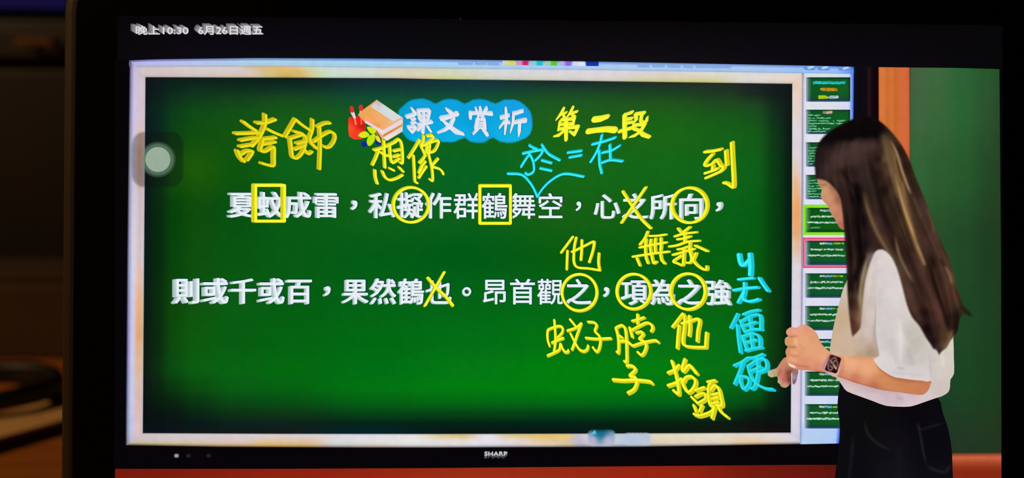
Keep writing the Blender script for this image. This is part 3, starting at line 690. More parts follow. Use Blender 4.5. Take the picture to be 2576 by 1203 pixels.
# pen marks round and through the printed words
def ring(cx, cy, rx, ry): return [(cx+rx*math.cos(a), cy+ry*math.sin(a)) for a in np.linspace(0, 2*math.pi, 49)]
for c in ((1033.5,515.5,44.5,44),(1735.5,516.5,44.5,44),(1458,736.5,44,46),(1595,734,42.5,44),(1732,734,43.5,45)):
    b = Build(); written(b, [ring(*c)], 7.6, YC, YS, YH, 9.5, sharp=True, cut=.8); b.make('highlight_ring', slide, 'yellow ring')
for x0,x1,y0,y1 in ((639.5,712.5,466,556.5),(1207,1284,467.5,562)):
    b = Build(); P = [(x0,y0),(x1,y0),(x1,y1),(x0,y1),(x0,y0)]
    written(b, [P], 7.4, YC, YS, YH, 9.5, sharp=True, cut=.8); b.make('highlight_box', slide, 'yellow box outline')
for s, T in (('820,205 1000,480 1130,660 1270,800; 1190,140 1000,420 800,710', (1440,450,6.44)), ('1455,190 1600,360 1750,500 1860,640; 1720,100 1560,380 1410,640', (850,670,6.44))):
    b = Build(); written(b, parse(s, *T), 7.2, YC, YS, YH, 9.5, cut=.8); b.make('strike_mark', slide, 'yellow cross-out mark')

# handwriting
CC, CS, CH = (56,240,246), (24,196,216), (4,82,110)
A_,B_,E_,F_,G_ = (560,260,6.683),(920,330,8.018),(1260,330,6.684),(1740,340,8.02),(1400,570,9.254)
H_,I_,J_,K_,Lc,M_,N_ = (1580,560,8.591),(1820,620,7.521),(1820,770,5.229),(1360,780,9.255),(1530,780,9.2),(1530,890,10.03),(1660,890,6.685)
YL, YLS = (236,226,28), (204,186,22)
HW = [
 ('誇', A_, YL, YLS, 8.2, '335,305 440,385 545,455; 205,505 420,500 600,490; 705,190 705,330 650,480 570,610 480,715; 290,620 420,595 550,575; 285,725 400,705 500,690; 560,325 700,325 870,268; 735,425 860,490 985,540; 690,595 880,572; 650,690 870,645; 665,600 640,700 625,785 700,805 820,735 850,750 850,900 845,1035 770,1040 645,1003; 235,795 280,900 345,975; 300,855 390,800 480,800 470,850 400,950'),
 ('飾', A_, YL, YLS, 7.6, '1210,265 1130,400 1040,555; 1215,265 1330,360 1480,460; 1195,470 1330,505; 1110,590 1230,555 1340,525 1385,570 1375,700 1320,840 1230,920 1165,890 1145,760 1125,600; 1235,672 1370,640; 1205,772 1360,705; 1370,780 1430,845 1490,810; 1505,275 1500,430 1455,615 1570,755; 1585,390 1700,335 1795,325; 1620,400 1632,700 1620,1100; 1525,640 1680,530 1800,475 1875,520 1870,620 1800,720 1730,740 1690,715'),
 ('想', B_, YC, YS, 6.8, '165,380 300,345 440,285 560,230 660,165 710,230 735,400 735,630 690,635; 360,190 368,450 382,730; 250,400 190,550 130,675; 290,420 380,480 470,495; 480,300 490,480 525,630 590,610 670,550; 560,400 690,370; 550,515 670,478; 180,790 190,930 228,1055; 330,810 390,930 480,985 620,950 735,885; 480,750 560,790; 670,730 750,815'),
 ('像', B_, YC, YS, 6.6, '1080,175 990,330 860,535; 960,490 975,750 990,1000 1035,1045; 1165,90 1155,200 1110,285 1160,400 1190,475; 1235,95 1340,85 1350,140 1250,230 1130,290; 1150,290 1300,225 1455,185 1455,260 1380,395 1240,440; 1235,300 1215,420; 1290,270 1270,420; 1205,480 1150,560 1080,635; 1200,612 1130,700 1070,840; 1220,712 1150,810 1068,940; 1260,440 1310,640 1340,800 1350,975 1330,1000 1290,972; 1455,555 1340,685; 1350,720 1480,760 1545,820 1560,865'),
 ('於', E_, CC, CS, 6.6, '480,238 540,275 610,305; 370,375 520,340 690,312; 470,400 400,500 340,598; 480,375 540,500 558,620 540,690 460,730 412,705; 690,230 790,370 900,440 990,488; 710,330 660,410 580,490; 690,490 850,535; 662,625 850,665'),
 ('equals', E_, CC, CS, 6.4, '1125,360 1355,330; 1155,440 1355,405'),
 ('在', E_, CC, CS, 6.6, '1540,220 1740,170 1925,108; 1700,65 1670,200 1610,350 1512,515; 1655,330 1662,540 1698,705; 1710,360 1870,320 1998,245; 1835,230 1845,480; 1700,530 1850,485 2045,505'),
 ('brace', E_, CC, CS, 6.4, '115,715 300,722 400,765 500,880 560,980 613,1105; 613,1105 700,970 830,840 990,740 1130,718 1390,765'),
 ('到', F_, YC, YS, 8.0, '275,335 430,320 600,285; 430,385 340,480 275,590 340,610 430,570 515,495 590,600 655,640; 440,625 430,720; 285,765 440,715 530,670; 300,862 450,795 590,730 660,660; 700,315 708,460 722,600; 818,150 832,450 850,750 858,1030 820,1035 740,980 662,957'),
 ('他', G_, YC, YS, 7.0, '380,242 250,420 110,608; 257,570 247,780 240,998; 362,590 480,540 700,430 855,355 880,400 840,600 765,830; 592,320 588,550 570,780; 460,262 420,450 405,650 412,850 500,955 750,980 1010,1022; 1010,1022 982,850 992,630'),
 ('無', H_, YC, YS, 6.8, '430,200 370,340 265,475; 480,292 650,285 820,260; 258,540 500,490 830,430; 110,740 450,685 885,630; 400,370 382,550 395,750 440,880; 500,370 488,550 520,720 560,880 620,850; 600,350 590,500 600,640; 715,340 722,500 712,600; 200,780 262,930; 712,700 735,810 800,888'),
 ('義', H_, YC, YS, 6.8, '1090,130 1150,205; 1340,100 1200,210; 1020,300 1200,245 1480,210; 1080,365 1250,335 1350,300; 1235,220 1235,420; 902,520 1080,490 1300,415 1540,395; 1085,582 1200,560 1300,520; 980,700 1180,645 1430,570; 1350,430 1345,600 1385,780 1350,870 1280,870; 1220,570 1210,800 1190,925 1090,890 995,838 1160,720; 1345,540 1400,780 1500,920 1640,1015 1710,1015 1712,950; 1480,665 1430,780 1370,850; 1462,500 1720,618'),
 ('ㄐ', I_, CC, CS, 10.5, '305,160 330,300 375,360 450,320 500,260; 510,150 525,350 520,540'),
 ('一', I_, CC, CS, 7.0, '295,630 420,615 570,602'),
 ('tone', I_, CC, CS, 8.0, '690,605 770,730 855,845'),
 ('ㄤ', I_, CC, CS, 8.0, '205,835 400,800 655,778; 410,700 412,850 385,990 480,1045 600,1030 680,1005; 400,860 350,960 295,1065'),
 ('僵', J_, (44,226,230), CS, 7.0, '195,110 150,200 105,290; 190,255 205,430 230,615; 270,115 370,75 475,55; 230,195 265,290 295,350; 250,200 360,140 470,115 500,170 500,300; 350,150 375,310; 280,262 440,215; 300,345 400,312 510,312; 255,400 285,490 315,580; 275,400 370,368 450,380 490,440 490,530; 370,380 392,560; 300,485 445,450; 300,592 400,565 510,548'),
 ('硬', J_, (44,226,230), CS, 7.0, '150,790 250,745 330,690; 265,745 230,850 155,1030; 225,930 240,1030 282,1105 345,1020 325,945 230,930; 335,690 420,682 530,640; 330,795 355,890 385,955 450,1035 560,1090 660,1102; 345,790 450,720 540,700 578,760 565,840 470,880; 370,865 500,805; 455,680 462,850 440,1000 405,1085 368,1090'),
 ('蚊', K_, YC, YS, 7.0, '320,245 340,500 345,750 315,975; 210,840 165,700 162,520 200,455 350,400 450,385 515,430 500,540 400,650; 270,770 400,710 530,665; 170,1070 320,1005 440,930 465,800 510,900 570,985 640,985 648,950; 690,230 810,375; 630,490 830,420 950,320; 950,320 850,600 790,790 735,925; 700,560 800,760 900,920 1010,972 1090,920 1110,845'),
 ('子', K_, YC, YS, 7.0, '1112,285 1250,300 1310,370 1270,500 1360,600 1400,720 1370,900 1310,980 1225,885; 1060,660 1300,682 1640,670'),
 ('脖', Lc, YC, YS, 7.6, '185,425 230,600 250,780 245,990 210,982; 210,405 330,365 405,460 430,700 438,1012 436,1215 385,1200; 260,600 330,650; 280,730 450,740 575,835 700,800 900,745 1100,715 1165,755; 690,115 690,330; 570,262 700,230 835,182; 505,420 565,630; 565,470 750,370 900,305 1005,345 1040,430 1008,500; 665,535 775,515 820,580 735,680 850,745 890,840 850,980 780,1055 695,990'),
 ('他', Lc, YC, YS, 7.8, '1740,95 1620,250 1505,398; 1652,370 1630,600 1610,890; 1740,95 1785,200 1770,450 1740,740 1800,840 2000,870 2270,875; 2270,875 2280,700 2292,540; 1720,320 1900,270 2070,215 2130,265 2090,500 2072,730; 1890,150 1902,400 1885,600'),
 ('子', M_, YC, YS, 8.6, '490,320 600,322 690,385 670,460 560,570 680,612 735,700 700,850 630,940 515,1000; 135,672 400,690 700,680 1040,715 1120,760'),
 ('抬', N_, YC, YS, 8.4, '212,135 250,250 300,450 330,670 300,680 242,632; 150,330 260,280 330,205; 150,545 280,500 365,435; 430,105 390,250 410,305 500,205 560,260 630,345; 380,440 412,560 490,660 580,580 610,470 540,395 450,410 415,470'),
 ('頭', N_, YC, YS, 7.4, '610,625 760,578; 545,742 650,850; 610,730 700,685 775,690 775,770 655,845; 580,880 622,990; 720,880 680,980; 585,1028 680,1055 870,990 930,910 885,1090; 815,485 940,460; 870,500 830,570 830,750 862,880 900,895; 870,620 935,545 1000,600 1040,750 1055,880 960,880; 890,700 990,680; 890,770 990,750; 885,848 1000,830; 990,890 1040,990 1150,1078')]
for nm, T, c, sd, w, s in HW:
    b = Build(); written(b, parse(s, *T), w, c, sd, CH if c[0] < 100 else YH, 9.5 if nm != 'brace' else 12, cut=1.8 if w > 7 else 1.2)
    col = 'cyan' if c[0] < 100 else 'yellow'
    b.make('handwritten_character' if nm not in ('brace','equals','tone') else {'brace':'handwritten_brace','equals':'handwritten_equals_sign','tone':'handwritten_tone_mark'}[nm], slide,
           col+' handwritten '+{'brace':'brace','equals':'equals sign','tone':'tone stroke'}.get(nm, 'character '+nm))

# small see-through page controls at the slide's lower edge
b = Build()
painted(b, rr(1476,1080,1550,1124,14,4), 5, [(1510,1082,(14,92,120)),(1510,1090,(20,110,140)),(1490,1110,(186,184,210)),(1530,1110,(186,184,212))], [], 6, feather=7, sm=0)
b.add([(1484,1094),(1497,1082),(1500,1092)], [(0,1,2)], (90,190,210), 6.5); b.make('page_button', slide)
b = Build(); painted(b, rr(1568,1088,1638,1123,10,4), 5, [(1600,1110,(184,198,218))], [], 6, feather=7, sm=0); b.make('page_button', slide)

# translucent round home button floating over the left edge
b = Build(); O = rr(329,329,464,474,34,6); P, Fc = poly_mesh(np.array(O), 4)
ed = edge_dist(P, np.array([np.array(O[i])*(1-t)+np.array(O[(i+1)%len(O)])*t for i in range(len(O)) for t in np.linspace(0,1,30)[:-1]]))
b.add(P, Fc, (14,22,18), 14, np.clip(ed/6,0,1)*.55)
hb = b.make('home_button', tab, 'dark translucent rounded pad of the on-screen home button')
for r, a, c, nm in ((45,.12,(120,150,125),'button_ring'),(42,.12,(120,150,125),'button_ring'),(39,.42,(96,138,106),'button_ring'),(31.5,.96,(154,174,156),'button_disc')):
    b = Build(); k = 40; b.add([(397+r*math.cos(2*math.pi*i/k), 401.5+r*math.sin(2*math.pi*i/k)) for i in range(k)], [tuple(range(k))], c, 15+(45-r)*.03, a)
    b.make(nm, hb, 'pale grey-green disc' if nm == 'button_disc' else None)

# ------------------------------------------------------------------ the teacher in the video
SK = (226,160,116)
bf = Build()
painted(bf, [(2054,446),(2080,446),(2128,480),(2130,572),(2113,574),(2106,562),(2098,548),(2090,536),(2083,519),(2074,509),(2067,500),(2064.5,488),(2067,478),(2060,464),(2056,454)], 2.6,
        [(2060,452,(176,130,98)),(2066,462,(196,140,104)),(2075,480,(210,156,112)),(2085,500,(208,148,110)),(2095,525,(204,138,106)),(2106,550,(198,128,100)),(2112,568,(170,110,84)),(2100,470,(150,100,76)),(2112,500,(150,96,76))],
        [([(2060,462),(2070,466),(2082,463)], 3, (150,98,76), .6)], 20, sm=2)
bh_ = Build()
painted(bh_, [(1978,898),(1966,908),(1957,922),(1950,928),(1936,932),(1931,939),(1933,946),(1942,950),(1954,947),(1957,955),(1956,962),(1962,967),(1965,973),(1975,976),(1983,972),(1989,962),(1990,940),(2000,926),(2002,905)], 2.4,
        [(1936,940,(182,190,146)),(1946,938,(190,180,146)),(1960,925,(202,138,108)),(1972,910,(200,140,104)),(1968,940,(196,110,92)),(1972,955,(200,100,88)),(1975,970,(206,150,126)),(1960,960,(190,178,140)),(1985,940,(130,66,50)),(1986,955,(110,56,44)),(1985,915,(192,128,100))],
        [([(1963,930),(1958,944)], 2.5, (170,90,76), .6), ([(1972,925),(1966,950)], 3, (214,128,112), .5), ([(1944,934),(1950,944)], 1.6, (140,140,100), .6)], 20, sm=2)
b = Build()
hand = [(2342,959),(2340,970),(2336,981),(2328,990),(2318,994),(2300,993),(2260,987),(2220,982),(2180,972),(2140,960),(2108,948),(2080,938),(2055,935),(2030,932),(2012,931),(2000,928),(1988,923),(1981,914),(1977,905),(1979,897),(1976,889),(1977,880),(1982,872.5),(1976,868),(1974,859),(1976,850),(1983,846),(1978,840),(1978,832),(1984,826),(1992,823),(2003,825),(2012,819),(2022,817),(2036,822),(2048,831),(2056,842),(2063,858),(2072,872),(2086,884),(2100,890),(2130,896),(2170,898),(2205,898),(2250,905),(2290,925),(2325,945)]
painted(b, hand, 2.6,
        [(2330,975,(200,124,84)),(2280,970,(202,130,84)),(2220,955,(208,136,88)),(2180,930,(234,168,124)),(2140,920,(238,172,128)),(2120,905,(236,174,128)),(2200,975,(190,116,84)),(2150,955,(204,124,94)),(2110,940,(206,132,108)),(2200,915,(232,164,118)),
         (2020,850,(230,166,122)),(2040,880,(228,164,120)),(2050,850,(222,156,116)),(2000,880,(224,158,116)),(1985,860,(210,152,100)),(1985,835,(224,156,120)),(2010,832,(232,160,128)),(1990,900,(228,152,118)),(2020,915,(220,146,112)),(2055,925,(218,142,112)),(2070,900,(230,164,126)),(2005,865,(234,168,126)),(1982,888,(206,140,98)),(2035,825,(226,150,120)),(2085,925,(226,148,126))],
        [([(1983,846.5),(1995,847.5),(2006,845)], 2.6, (178,112,72), .85), ([(1980,871),(1994,874),(2004,872)], 2.6, (176,112,70), .8), ([(1984,893),(2000,896),(2014,894)], 3, (196,126,92), .5),
         ([(2008,862),(2016,872),(2022,880)], 4, (208,140,98), .4), ([(2000,852),(2002,862)], 5, (246,186,142), .5), ([(1992,886),(2004,888)], 4, (246,180,142), .5), ([(1988,903),(2002,908)], 4, (246,176,146), .5),
         ([(1996,834),(2006,838)], 5, (246,176,146), .4), ([(1984,913),(2000,919),(2022,922),(2044,926)], 3.2, (196,110,88), .75), ([(1990,929),(2030,933),(2078,938),(2110,949),(2160,966),(2220,983),(2300,994)], 4, (176,96,70), .55),
         ([(2052,832),(2060,850),(2070,872)], 2.5, (190,120,88), .5), ([(2128,898),(2170,900),(2205,902)], 4, (206,144,100), .5),
         ([(2200,905),(2215,928),(2250,952),(2290,959),(2345,961)], 4, (178,104,68), .7), ([(2122,908),(2118,935)], 4, (204,134,94), .5), ([(1986,918),(1998,923)], 3.4, (255,226,206), 1.0)], 24, sm=2)
person = b.make('person', tab, 'woman with long brown hair in a white t-shirt, side-on, hands clasped before her')
bf.make('face', person); bh_.make('far_hand', person)

b = Build()
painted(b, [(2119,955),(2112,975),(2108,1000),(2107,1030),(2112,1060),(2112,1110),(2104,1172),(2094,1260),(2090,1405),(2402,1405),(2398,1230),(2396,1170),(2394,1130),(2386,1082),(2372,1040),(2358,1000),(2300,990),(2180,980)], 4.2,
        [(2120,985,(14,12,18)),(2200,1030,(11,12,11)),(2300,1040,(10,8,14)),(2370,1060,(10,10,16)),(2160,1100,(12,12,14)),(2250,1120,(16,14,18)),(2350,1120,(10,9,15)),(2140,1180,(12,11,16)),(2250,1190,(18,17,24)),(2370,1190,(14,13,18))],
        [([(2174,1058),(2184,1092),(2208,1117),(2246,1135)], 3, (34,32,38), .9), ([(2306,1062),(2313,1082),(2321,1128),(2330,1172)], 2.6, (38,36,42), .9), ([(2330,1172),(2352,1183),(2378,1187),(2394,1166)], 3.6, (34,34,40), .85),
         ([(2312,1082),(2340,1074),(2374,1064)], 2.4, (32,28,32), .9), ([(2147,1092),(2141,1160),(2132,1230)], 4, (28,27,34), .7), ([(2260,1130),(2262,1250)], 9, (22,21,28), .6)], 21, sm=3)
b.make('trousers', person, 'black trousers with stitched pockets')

b = Build()
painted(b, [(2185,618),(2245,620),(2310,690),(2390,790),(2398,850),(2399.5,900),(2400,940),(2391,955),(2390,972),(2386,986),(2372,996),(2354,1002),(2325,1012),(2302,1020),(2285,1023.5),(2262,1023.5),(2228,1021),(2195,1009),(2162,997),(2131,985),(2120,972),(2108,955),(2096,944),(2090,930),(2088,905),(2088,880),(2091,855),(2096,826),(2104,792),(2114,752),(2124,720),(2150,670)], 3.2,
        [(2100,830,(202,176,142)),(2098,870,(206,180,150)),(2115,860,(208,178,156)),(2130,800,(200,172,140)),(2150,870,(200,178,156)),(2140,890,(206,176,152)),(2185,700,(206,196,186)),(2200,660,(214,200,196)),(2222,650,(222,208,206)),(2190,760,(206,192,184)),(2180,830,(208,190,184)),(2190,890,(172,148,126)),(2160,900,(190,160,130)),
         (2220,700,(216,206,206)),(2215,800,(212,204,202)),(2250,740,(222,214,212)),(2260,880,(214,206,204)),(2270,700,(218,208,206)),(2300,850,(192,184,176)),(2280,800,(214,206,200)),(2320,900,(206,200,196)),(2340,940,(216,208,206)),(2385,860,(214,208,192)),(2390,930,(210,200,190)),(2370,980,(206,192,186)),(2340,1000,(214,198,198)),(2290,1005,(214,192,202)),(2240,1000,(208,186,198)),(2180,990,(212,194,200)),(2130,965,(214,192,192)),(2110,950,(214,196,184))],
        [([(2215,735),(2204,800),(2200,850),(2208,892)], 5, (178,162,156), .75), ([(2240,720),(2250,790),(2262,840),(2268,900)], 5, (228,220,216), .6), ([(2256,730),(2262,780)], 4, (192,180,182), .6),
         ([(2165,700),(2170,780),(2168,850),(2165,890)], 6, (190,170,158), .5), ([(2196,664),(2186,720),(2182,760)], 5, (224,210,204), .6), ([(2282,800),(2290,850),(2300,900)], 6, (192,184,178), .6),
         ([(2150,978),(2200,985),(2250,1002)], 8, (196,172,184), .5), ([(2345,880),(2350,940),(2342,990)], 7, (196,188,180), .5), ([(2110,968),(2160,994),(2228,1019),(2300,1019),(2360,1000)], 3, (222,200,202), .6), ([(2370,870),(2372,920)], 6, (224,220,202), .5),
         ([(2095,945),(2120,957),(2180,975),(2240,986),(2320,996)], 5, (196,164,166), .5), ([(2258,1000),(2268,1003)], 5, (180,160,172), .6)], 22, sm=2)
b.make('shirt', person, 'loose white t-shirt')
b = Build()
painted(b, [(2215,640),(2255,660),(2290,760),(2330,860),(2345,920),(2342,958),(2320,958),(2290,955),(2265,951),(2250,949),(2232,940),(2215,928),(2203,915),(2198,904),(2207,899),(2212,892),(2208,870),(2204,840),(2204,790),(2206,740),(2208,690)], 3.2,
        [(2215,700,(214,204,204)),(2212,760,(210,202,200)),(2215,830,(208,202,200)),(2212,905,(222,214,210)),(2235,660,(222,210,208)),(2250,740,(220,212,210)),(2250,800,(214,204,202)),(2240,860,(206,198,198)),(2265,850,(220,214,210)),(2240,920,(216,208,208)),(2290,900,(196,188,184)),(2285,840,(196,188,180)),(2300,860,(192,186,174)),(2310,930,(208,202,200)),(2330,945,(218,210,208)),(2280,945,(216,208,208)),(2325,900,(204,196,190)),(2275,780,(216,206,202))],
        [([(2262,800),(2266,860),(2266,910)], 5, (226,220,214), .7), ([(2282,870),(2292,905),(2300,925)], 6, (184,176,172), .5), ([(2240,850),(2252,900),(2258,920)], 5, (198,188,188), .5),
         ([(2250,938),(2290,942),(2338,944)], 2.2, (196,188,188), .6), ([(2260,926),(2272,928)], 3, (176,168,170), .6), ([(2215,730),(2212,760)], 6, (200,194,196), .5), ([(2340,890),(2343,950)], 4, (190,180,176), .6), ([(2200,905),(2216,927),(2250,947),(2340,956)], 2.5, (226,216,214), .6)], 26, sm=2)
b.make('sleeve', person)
b = Build()
painted(b, [(1994,930),(2008,930),(2006,948),(2002,962),(1997,968),(1993,962),(1993,945)], 2.4, [(2000,935,(150,110,110)),(1998,950,(168,140,156)),(2002,960,(120,96,110))], [], 20, sm=2)
b.make('stylus', person, 'short grey-purple stylus under the clasped hands')
b = Build()                                # watch: band ends and a dark square face
painted(b, [(2088,888),(2100,889),(2119,898),(2117,904),(2088,893)], 2.4, [(2100,893,(226,190,158))], [], 25, sm=0)
painted(b, [(2084,893),(2088,889),(2122,898),(2123,903),(2109,942),(2104,949),(2096,948),(2070,934),(2067,926),(2070,916)], 2.4,
        [(2072,925,(196,140,136)),(2100,946,(216,176,160)),(2085,895,(190,132,124)),(2118,900,(214,150,120))], [], 25.3, sm=1)
wt = b.make('watch', person, 'square dark-faced wristwatch')
b = Build()
painted(b, [(2088,894),(2092,893),(2114,900),(2116,904),(2106,937),(2102,940),(2078,933),(2075,929)], 1.4,
        [(2085,910,(96,58,62)),(2080,930,(44,14,20)),(2100,900,(50,18,20)),(2112,915,(38,10,14)),(2100,936,(34,6,12)),(2095,920,(60,26,32))],
        [([(2094,903),(2100,900),(2103,905),(2096,912)], 1.7, (150,124,116), .9), ([(2104,908),(2108,916),(2104,926)], 2.0, (136,110,84), .9), ([(2090,906),(2093,914),(2099,918),(2104,928)], 1.7, (166,140,126), .95),
         ([(2083,917),(2084,928),(2090,932),(2094,926),(2088,921)], 1.6, (158,118,118), .95), ([(2096,920),(2103,929)], 1.3, (220,186,140), .95), ([(2086,905),(2085,913)], 3, (130,84,88), .6)], 25.8, sm=1)
wt2 = b; f = b.make('watch_face', person, 'dark watch screen with pale swirls')

# hair: painted along its fall with many fine locks
hair = [(2050,452),(2047,430),(2046,405),(2048,382),(2056,360),(2070,341),(2092,324),(2122,307),(2152,294),(2178,290.5),(2204,296),(2226,311),(2250,336),(2272,366),(2290,400),(2304,440),(2322,484),(2340,530),(2356,575),(2376,620),(2392,655),(2402,690),(2412,730),(2424,760),(2438,778),(2449,794),(2440,799),(2424,794),(2416,808),(2412,832),(2404,846),(2394,858),(2384,876),(2372,886),(2362,896),(2354,884),(2346,880),(2338,868),(2326,850),(2310,822),(2292,800),(2280,772),(2270,735),(2260,697),(2250,668),(2238,646),(2222,632),(2206,634),(2196,652),(2186,680),(2178,716),(2172,770),(2168,820),(2160,836),(2150,846),(2144,850),(2139,836),(2133,790),(2129,740),(2127,690),(2126,640),(2122,600),(2119,560),(2116,530),(2112,503),(2104,486),(2092,470),(2076,458),(2062,454)]
guides = [np.array(smooth(g, 8)) for g in (
  [(2150,300),(2085,345),(2052,400),(2056,450)], [(2165,298),(2100,350),(2082,410),(2104,470),(2118,560),(2130,700),(2142,846)],
  [(2172,298),(2120,355),(2110,430),(2135,520),(2146,620),(2150,740),(2152,838)], [(2178,298),(2140,360),(2140,440),(2162,540),(2176,640),(2168,740),(2164,828)],
  [(2184,298),(2160,365),(2170,460),(2200,570),(2244,660),(2280,770),(2330,850)], [(2190,298),(2190,370),(2205,460),(2235,560),(2280,670),(2320,780),(2352,878)],
  [(2196,298),(2220,370),(2240,460),(2275,560),(2320,680),(2350,780),(2364,890)], [(2202,298),(2240,370),(2268,460),(2305,560),(2350,670),(2380,780),(2384,870)],
  [(2208,300),(2262,370),(2294,450),(2335,550),(2385,670),(2405,760),(2408,836)])]
rr_ = random.Random(11); strands = []
for k in range(230):
    t = rr_.random()*(len(guides)-1.001); i = int(t); a = t-i
    G0, G1 = guides[i], guides[i+1]; n = 9
    if i == 3 and rr_.random() < .97: continue
    s0 = rr_.uniform(.1, .65); s1 = s0+rr_.uniform(.2, .45)
    ts_ = np.linspace(s0, min(1, s1), n)
    q = lambda G, s: np.array([np.interp(s, np.linspace(0,1,len(G)), G[:,0]), np.interp(s, np.linspace(0,1,len(G)), G[:,1])]).T
    P = q(G0, ts_)*(1-a)+q(G1, ts_)*a
    light = rr_.random() < .42
    c = (104,76,58) if light else (20,11,10)
    if not light and P[:,1].mean() > 450: c = (36,22,20)
    if P[:,1].mean() < 345: c = (30,20,18) if light else (10,6,6)
    strands.append((P, rr_.uniform(2.2, 6), c, rr_.uniform(.07, .22)*(.35 if P[:,1].mean() < 400 else 1), 1))
b = Build()
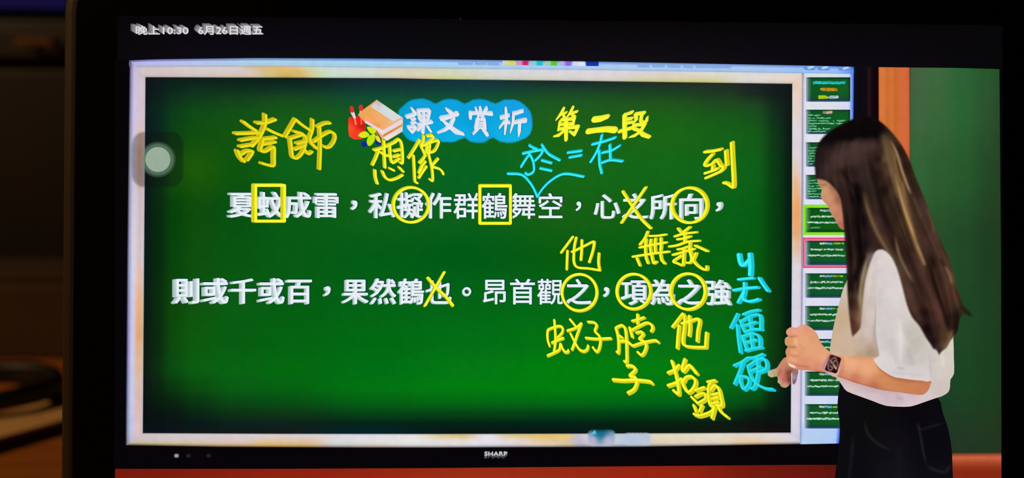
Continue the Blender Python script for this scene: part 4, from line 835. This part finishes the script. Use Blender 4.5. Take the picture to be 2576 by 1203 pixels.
painted(b, hair, 2.7,
  [(2180,305,(12,7,7)),(2140,312,(14,8,8)),(2100,335,(16,10,10)),(2075,355,(20,13,13)),(2056,390,(30,22,23)),(2056,430,(34,24,26)),(2175,335,(8,4,5)),(2140,345,(16,10,10)),(2205,320,(12,7,7)),(2215,340,(22,14,12)),
   (2090,390,(46,33,34)),(2120,370,(52,38,37)),(2150,365,(70,52,50)),(2175,375,(66,49,46)),(2150,390,(70,51,48)),(2110,405,(66,48,46)),(2085,420,(44,31,32)),(2200,380,(46,32,28)),(2208,400,(36,24,20)),(2230,350,(64,50,40)),(2245,355,(58,42,30)),(2262,380,(44,26,20)),
   (2095,445,(52,38,36)),(2130,430,(34,22,22)),(2150,440,(42,30,28)),(2175,440,(58,44,42)),(2205,440,(32,21,19)),(2228,400,(106,84,58)),(2240,430,(112,86,54)),(2280,420,(44,26,20)),(2300,470,(48,34,26)),
   (2120,500,(30,18,18)),(2150,500,(8,4,6)),(2160,560,(7,4,7)),(2135,560,(30,18,17)),(2185,500,(40,28,24)),(2200,520,(46,32,28)),(2225,480,(28,17,15)),(2250,480,(92,68,46)),(2300,520,(54,36,28)),(2320,520,(70,50,42)),
   (2165,620,(10,6,9)),(2140,640,(28,16,15)),(2175,650,(30,18,14)),(2205,560,(64,42,38)),(2225,600,(62,38,34)),(2210,640,(44,30,22)),(2245,560,(40,26,24)),(2255,610,(34,20,15)),(2270,560,(66,46,26)),(2290,640,(34,20,16)),(2330,570,(58,36,30)),(2350,600,(76,50,44)),(2360,620,(60,40,28)),
   (2145,720,(22,12,13)),(2140,760,(48,26,24)),(2142,810,(78,44,38)),(2160,800,(120,84,60)),(2178,690,(96,80,64)),(2190,650,(110,90,86)),(2168,750,(104,82,62)),(2255,680,(90,68,60)),(2290,700,(66,46,36)),(2280,740,(84,56,46)),(2330,700,(58,36,28)),(2345,660,(30,15,12)),(2380,660,(70,50,38)),(2370,700,(54,32,24)),(2395,700,(84,64,40)),
   (2300,770,(70,44,36)),(2325,790,(30,15,14)),(2330,830,(20,10,12)),(2345,860,(30,16,18)),(2362,885,(56,40,42)),(2310,810,(50,32,26)),(2355,770,(78,48,42)),(2370,800,(84,50,44)),(2385,840,(86,62,40)),(2378,870,(96,68,48)),(2395,800,(32,16,14)),(2405,820,(28,18,12)),(2400,750,(66,36,28)),(2420,775,(50,42,26)),(2440,792,(34,46,28))],
  strands+
  [([(2092,348),(2130,328),(2180,322),(2205,330)], 17, (11,7,8), .9), ([(2120,346),(2165,338),(2205,340)], 9, (9,5,6), .8), ([(2105,396),(2145,378),(2192,368)], 17, (74,54,51), .7), ([(2080,425),(2115,408),(2170,400)], 16, (68,49,46), .6), ([(2068,440),(2085,440),(2110,450)], 10, (58,42,40), .5), ([(2180,420),(2192,470),(2206,520)], 9, (60,45,40), .5), ([(2222,345),(2246,400),(2258,450)], 9, (104,80,54), .6),
   ([(2232,345),(2250,390),(2262,430),(2272,480),(2284,540),(2300,600),(2316,650),(2328,690)], 7.5, (134,100,60), .85), ([(2250,435),(2262,480),(2276,530),(2292,575),(2304,610)], 4.2, (186,150,98), .85),
   ([(2240,352),(2256,385),(2268,425),(2284,470),(2293,490)], 3.2, (164,138,102), .85), ([(2222,350),(2232,390),(2246,440),(2262,500)], 7, (118,92,62), .6), ([(2254,395),(2262,430),(2272,462)], 2.6, (58,34,14), .8), ([(2300,600),(2320,650),(2328,670)], 4, (176,138,100), .7),
   ([(2172,480),(2184,530),(2206,585),(2232,630),(2252,664)], 5.5, (122,94,66), .8), ([(2250,590),(2262,640),(2280,680),(2298,712)], 4.5, (128,102,76), .75), ([(2330,520),(2345,560),(2352,590)], 4, (112,84,64), .6), ([(2298,500),(2316,545)], 3, (96,70,52), .5),
   ([(2155,470),(2160,560),(2166,650),(2152,700)], 10, (6,3,6), .75), ([(2126,520),(2140,640),(2138,740)], 6, (20,11,11), .6), ([(2118,430),(2146,470)], 5, (24,14,14), .55),
   ([(2188,400),(2200,450),(2218,520),(2240,590)], 7, (24,15,14), .6), ([(2270,600),(2300,680),(2330,760)], 6, (28,15,12), .5), ([(2336,650),(2352,720),(2376,790),(2390,840)], 6, (24,12,10), .8), ([(2365,650),(2372,662),(2384,690)], 5, (34,18,13), .6),
   ([(2376,668),(2388,690),(2396,718)], 4, (156,124,84), .85), ([(2398,730),(2410,770)], 3.5, (96,62,46), .6), ([(2186,634),(2172,690),(2164,740),(2166,790)], 5, (166,146,110), .75), ([(2205,634),(2186,672),(2176,730)], 4.5, (70,52,44), .7), ([(2196,640),(2190,664)], 5, (124,104,100), .7),
   ([(2250,668),(2262,700),(2276,760)], 4.5, (112,92,92), .5), ([(2306,780),(2322,830),(2346,876)], 5, (48,32,28), .5), ([(2346,750),(2366,800),(2378,836)], 6, (92,56,50), .6), ([(2396,830),(2386,858),(2372,884)], 5, (118,88,56), .8), ([(2404,770),(2408,820),(2400,846)], 5, (26,15,14), .8), ([(2418,772),(2438,790)], 4, (30,30,18), .8), ([(2188,650),(2176,710),(2168,780),(2162,825)], 8, (150,126,98), .55), ([(2300,640),(2330,710),(2366,790)], 9, (88,56,48), .45), ([(2262,690),(2285,750),(2312,800)], 9, (88,58,48), .45), ([(2350,600),(2376,660),(2398,730)], 7, (78,50,42), .45)],
  28, feather=5, sm=4)
b.make('hair', person, 'long straight dark brown hair with golden highlights')
